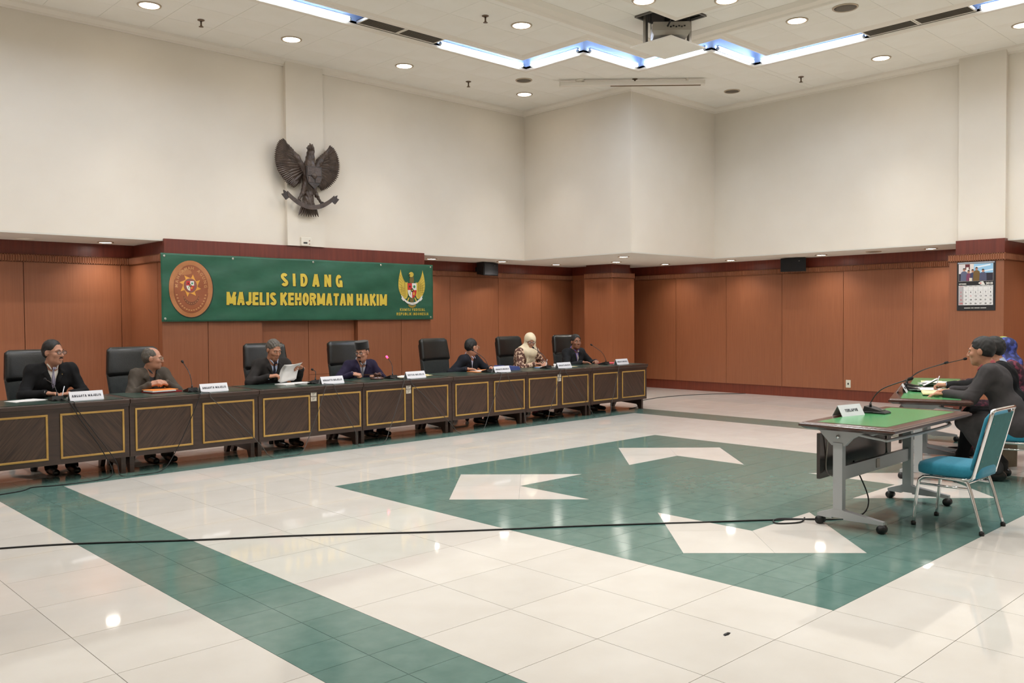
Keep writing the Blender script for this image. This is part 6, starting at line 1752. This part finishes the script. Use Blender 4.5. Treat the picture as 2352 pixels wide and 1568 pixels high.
for s in (-1, 1):
    F = Field((min(0, s*.62)-.02, -.14, -.30), (max(0, s*.62)+.02, .02, .56), .008)
    F.add(cap((s*.09, -.07, .10), (s*.20, -.08, .27), .05, .05)); F.add(cap((s*.20, -.08, .27), (s*.36, -.06, .46), .045, .02), .03)
    F.add(ell((s*.26, -.045, .12), (.13, .035, .24)), .03); F.wrinkle(.004, 2.1, 1.7)
    wg = F.build('wing', M_CARV, eg)
    # outline of the wing edge: from the raised tip round to the body
    edge0 = [(.40, .53), (.455, .50), (.49, .455), (.515, .405), (.535, .35), (.545, .29), (.55, .23), (.545, .17), (.53, .11), (.51, .05), (.475, -.005), (.43, -.055), (.385, -.10), (.335, -.135), (.285, -.16), (.24, -.175)]
    edge = edge0
    pl = [(.10, .06), (.22, .30), (.375, .49)]+[(ex_*.92+.02, ez_*.92+.02) for ex_, ez_ in edge0]+[(.12, -.10)]
    pl = [(s*a_, b_) for a_, b_ in pl]
    mb = MB(); mb.prism(pl if s > 0 else pl[::-1], -.05, -.02, 'y'); mb.build('wing_plate', M_CARV, wg)
    dense = []
    for k in range(len(edge0)-1):
        dense += [edge0[k], ((edge0[k][0]+edge0[k+1][0])/2, (edge0[k][1]+edge0[k+1][1])/2)]
    dense.append(edge0[-1])
    for k, (ex_, ez_) in enumerate(dense):
        f = k/(len(dense)-1)
        r0 = (s*(.34-.20*f), -.06, .40-.42*f)
        feather(wg, r0, (s*ex_*1.02, -.035-.03*math.sin(math.pi*f), ez_*1.01), .024, .016, M_CARV, .02)
    for k in range(11):
        f = k/10; r0 = (s*(.22-.10*f), -.085, .30-.26*f); rx, rz_ = edge[1+int(f*13)]
        feather(wg, r0, (s*(.16+(rx-.16)*.60), -.072, r0[2]+(rz_-r0[2])*.58), .026, .014, M_CARV, .015)
for k in range(9):
    f = k/8-.5
    feather(eg, (f*.08, -.06, -.30), (f*.34, -.055, -.60+.03*abs(f)), .022, .014, M_CARV, .01)
rib = []
for k in range(21):
    f = k/20-.5; x = f*.80; z = -.46+.44*f*f*1.6+ (.0)
    rib.append([(x, -.150, z-.035), (x, -.135, z-.035), (x, -.135, z+.035), (x, -.150, z+.035)])
mb = MB(); mb.loft(rib, smooth=False); rbn = mb.build('ribbon', M_CARV, eg)
for s in (-1, 1):
    mb = MB(); mb.prism([(s*.37, -.345), (s*.40, -.27), (s*.46, -.24), (s*.45, -.285), (s*.49, -.30), (s*.42, -.38)], -.145, -.12, 'y'); mb.build('ribbon_end', M_CARV2, rbn)

# ------------------------------------------------------------------ wall calendar on the pier
cal = thing('wall_calendar', 'black wall calendar with a photograph and a month grid on the wood pier', 'calendar', (RX-.002, 4.707, 1.97), math.radians(-90))
CB = mat('calendar_black', (24, 22, 24), .5); CW, CHH = .267, .362
MB().box(-CW, CW, -.008, 0, -CHH, CHH).build('board', CB, cal)
MB().box(-CW+.01, CW-.01, -.012, -.004, CHH-.022, CHH-.002, bev=.003).build('top_bar', mat('calendar_bar', (170, 176, 186), .35, metal=.5), cal)
def cshape(nm, m, pts, y, parent):
    mb = MB(); mb.prism(pts, y-.0005, y+.0005, 'y'); return mb.build(nm, m, parent)
def rect(x0, x1, z0, z1): return [(x0, z0), (x1, z0), (x1, z1), (x0, z1)]
def pm(n, c): return mat('print_'+n, c, .5)
ph = cshape('photo', pm('cream', (226, 214, 206)), rect(-.243, .238, .075, .335), -.0088, cal)
for nm, m, pts, y in (('photo_screen', pm('sky', (150, 196, 226)), rect(-.03, .236, .195, .333), -.0100), ('photo_cloud', pm('cloud', (226, 236, 244)), [(-.02, .29), (.2, .325), (.2, .305), (.0, .27)], -.0112),
                      ('photo_cloud', pm('cloud', (226, 236, 244)), [(.05, .225), (.235, .25), (.235, .232), (.08, .208)], -.0112), ('photo_band', pm('dark', (36, 30, 44)), rect(-.24, .236, .078, .195), -.0100),
                      ('photo_door', pm('maroon', (96, 30, 40)), [(-.15, .25), (-.085, .25), (-.085, .33), (-.15, .33)], -.0100), ('photo_door', WHT, [(-.135, .215), (-.1, .215), (-.1, .285), (-.135, .285)], -.0112),
                      ('photo_curtain', pm('pale', (214, 206, 206)), rect(-.24, -.15, .19, .33), -.0106)):
    cshape(nm, m, pts, y, ph)
for k, (x, w_, zt, c_) in enumerate(((-.165, .05, .255, (92, 96, 120)), (-.10, .035, .225, (120, 60, 90)), (-.045, .035, .235, (60, 62, 90)), (.01, .048, .265, (112, 84, 40)), (.10, .052, .235, (78, 80, 104)))):
    cshape('photo_figure', pm('fig%d' % k, c_), [(x-w_, .08), (x+w_, .08), (x+w_*.9, zt-.05), (x+w_*.4, zt-.03), (x-w_*.4, zt-.03), (x-w_*.9, zt-.05)], -.0118-.0006*k, ph)
    cshape('photo_face', pm('skin', (186, 132, 104)), [(x+.017*math.cos(a), zt-.008+.022*math.sin(a)) for a in [2*math.pi*q/10 for q in range(10)]], -.0124-.0006*k, ph)
    cshape('photo_hair', BLKP, [(x+.018*math.cos(a), zt+.002+.018*math.sin(a)) for a in [math.pi*q/6 for q in range(7)]], -.0128-.0006*k, ph)
cshape('photo_cloth', pm('white2', (222, 210, 190)), rect(-.09, -.05, .078, .125), -.0150, ph)
gr = cshape('month_grid', pm('grid', (226, 224, 222)), rect(-.243, .238, -.282, .012), -.0088, cal)
cshape('sunday_column', pm('grey', (178, 172, 172)), rect(-.243, -.176, -.282, -.004), -.0098, gr)
for k in range(8): cshape('grid_line', pm('line', (150, 146, 146)), rect(-.243+.0687*k-.0006, -.243+.0687*k+.0006, -.282, .012), -.0104, gr)
for k in range(6): cshape('grid_line', pm('line', (150, 146, 146)), rect(-.243, .238, -.282+.0556*k-.0006, -.282+.0556*k+.0006), -.0104, gr)
def ctext(s_, x, z, h, m, parent, w=None, bold=.0):
    text_mesh('calendar_text', s_, h*1.4, m, parent, frame((x, -.0106, z), (1, 0, 0), (0, 0, 1), (0, -1, 0)), width=w, bold=bold)
day = 1
for r in range(5):
    for q in range(7):
        if r == 0 and q < 6: continue
        if day > 30: break
        s_ = str(day)
        if r == 4 and q == 0: s_ = '23/30'
        ctext(s_, -.243+.0687*(q+.5), -.282+.0556*(4.45-r), .022, RED if q == 0 or day == 11 else BLKP, gr, w=.05 if '/' in s_ else None, bold=.0006)
        day += 1
for q, s_ in enumerate(('MINGGU', 'SENIN', 'SELASA', 'RABU', 'KAMIS', "JUM'AT", 'SABTU')): ctext(s_, -.243+.0687*(q+.5), .003, .009, RED if q == 0 else BLKP, gr)
ctext('SEPTEMBER', -.185, .035, .018, WHT, cal, w=.105, bold=.0008)
ctext('2018', .185, .038, .034, WHT, cal, w=.095, bold=.0016)
cshape('motif', WHT, [(.03, .045), (.07, .02), (.13, .015), (.10, .072), (.07, .07)], -.0088, cal)
cshape('motif', RED, [(.06, .035), (.075, .035), (.075, .052), (.06, .052)], -.0100, cal)
for a, b in ((-.162, -.075), (-.065, -.028), (-.018, .055), (.065, .145)): cshape('printed_line', WHT, rect(a, b, -.328, -.320), -.0088, cal)
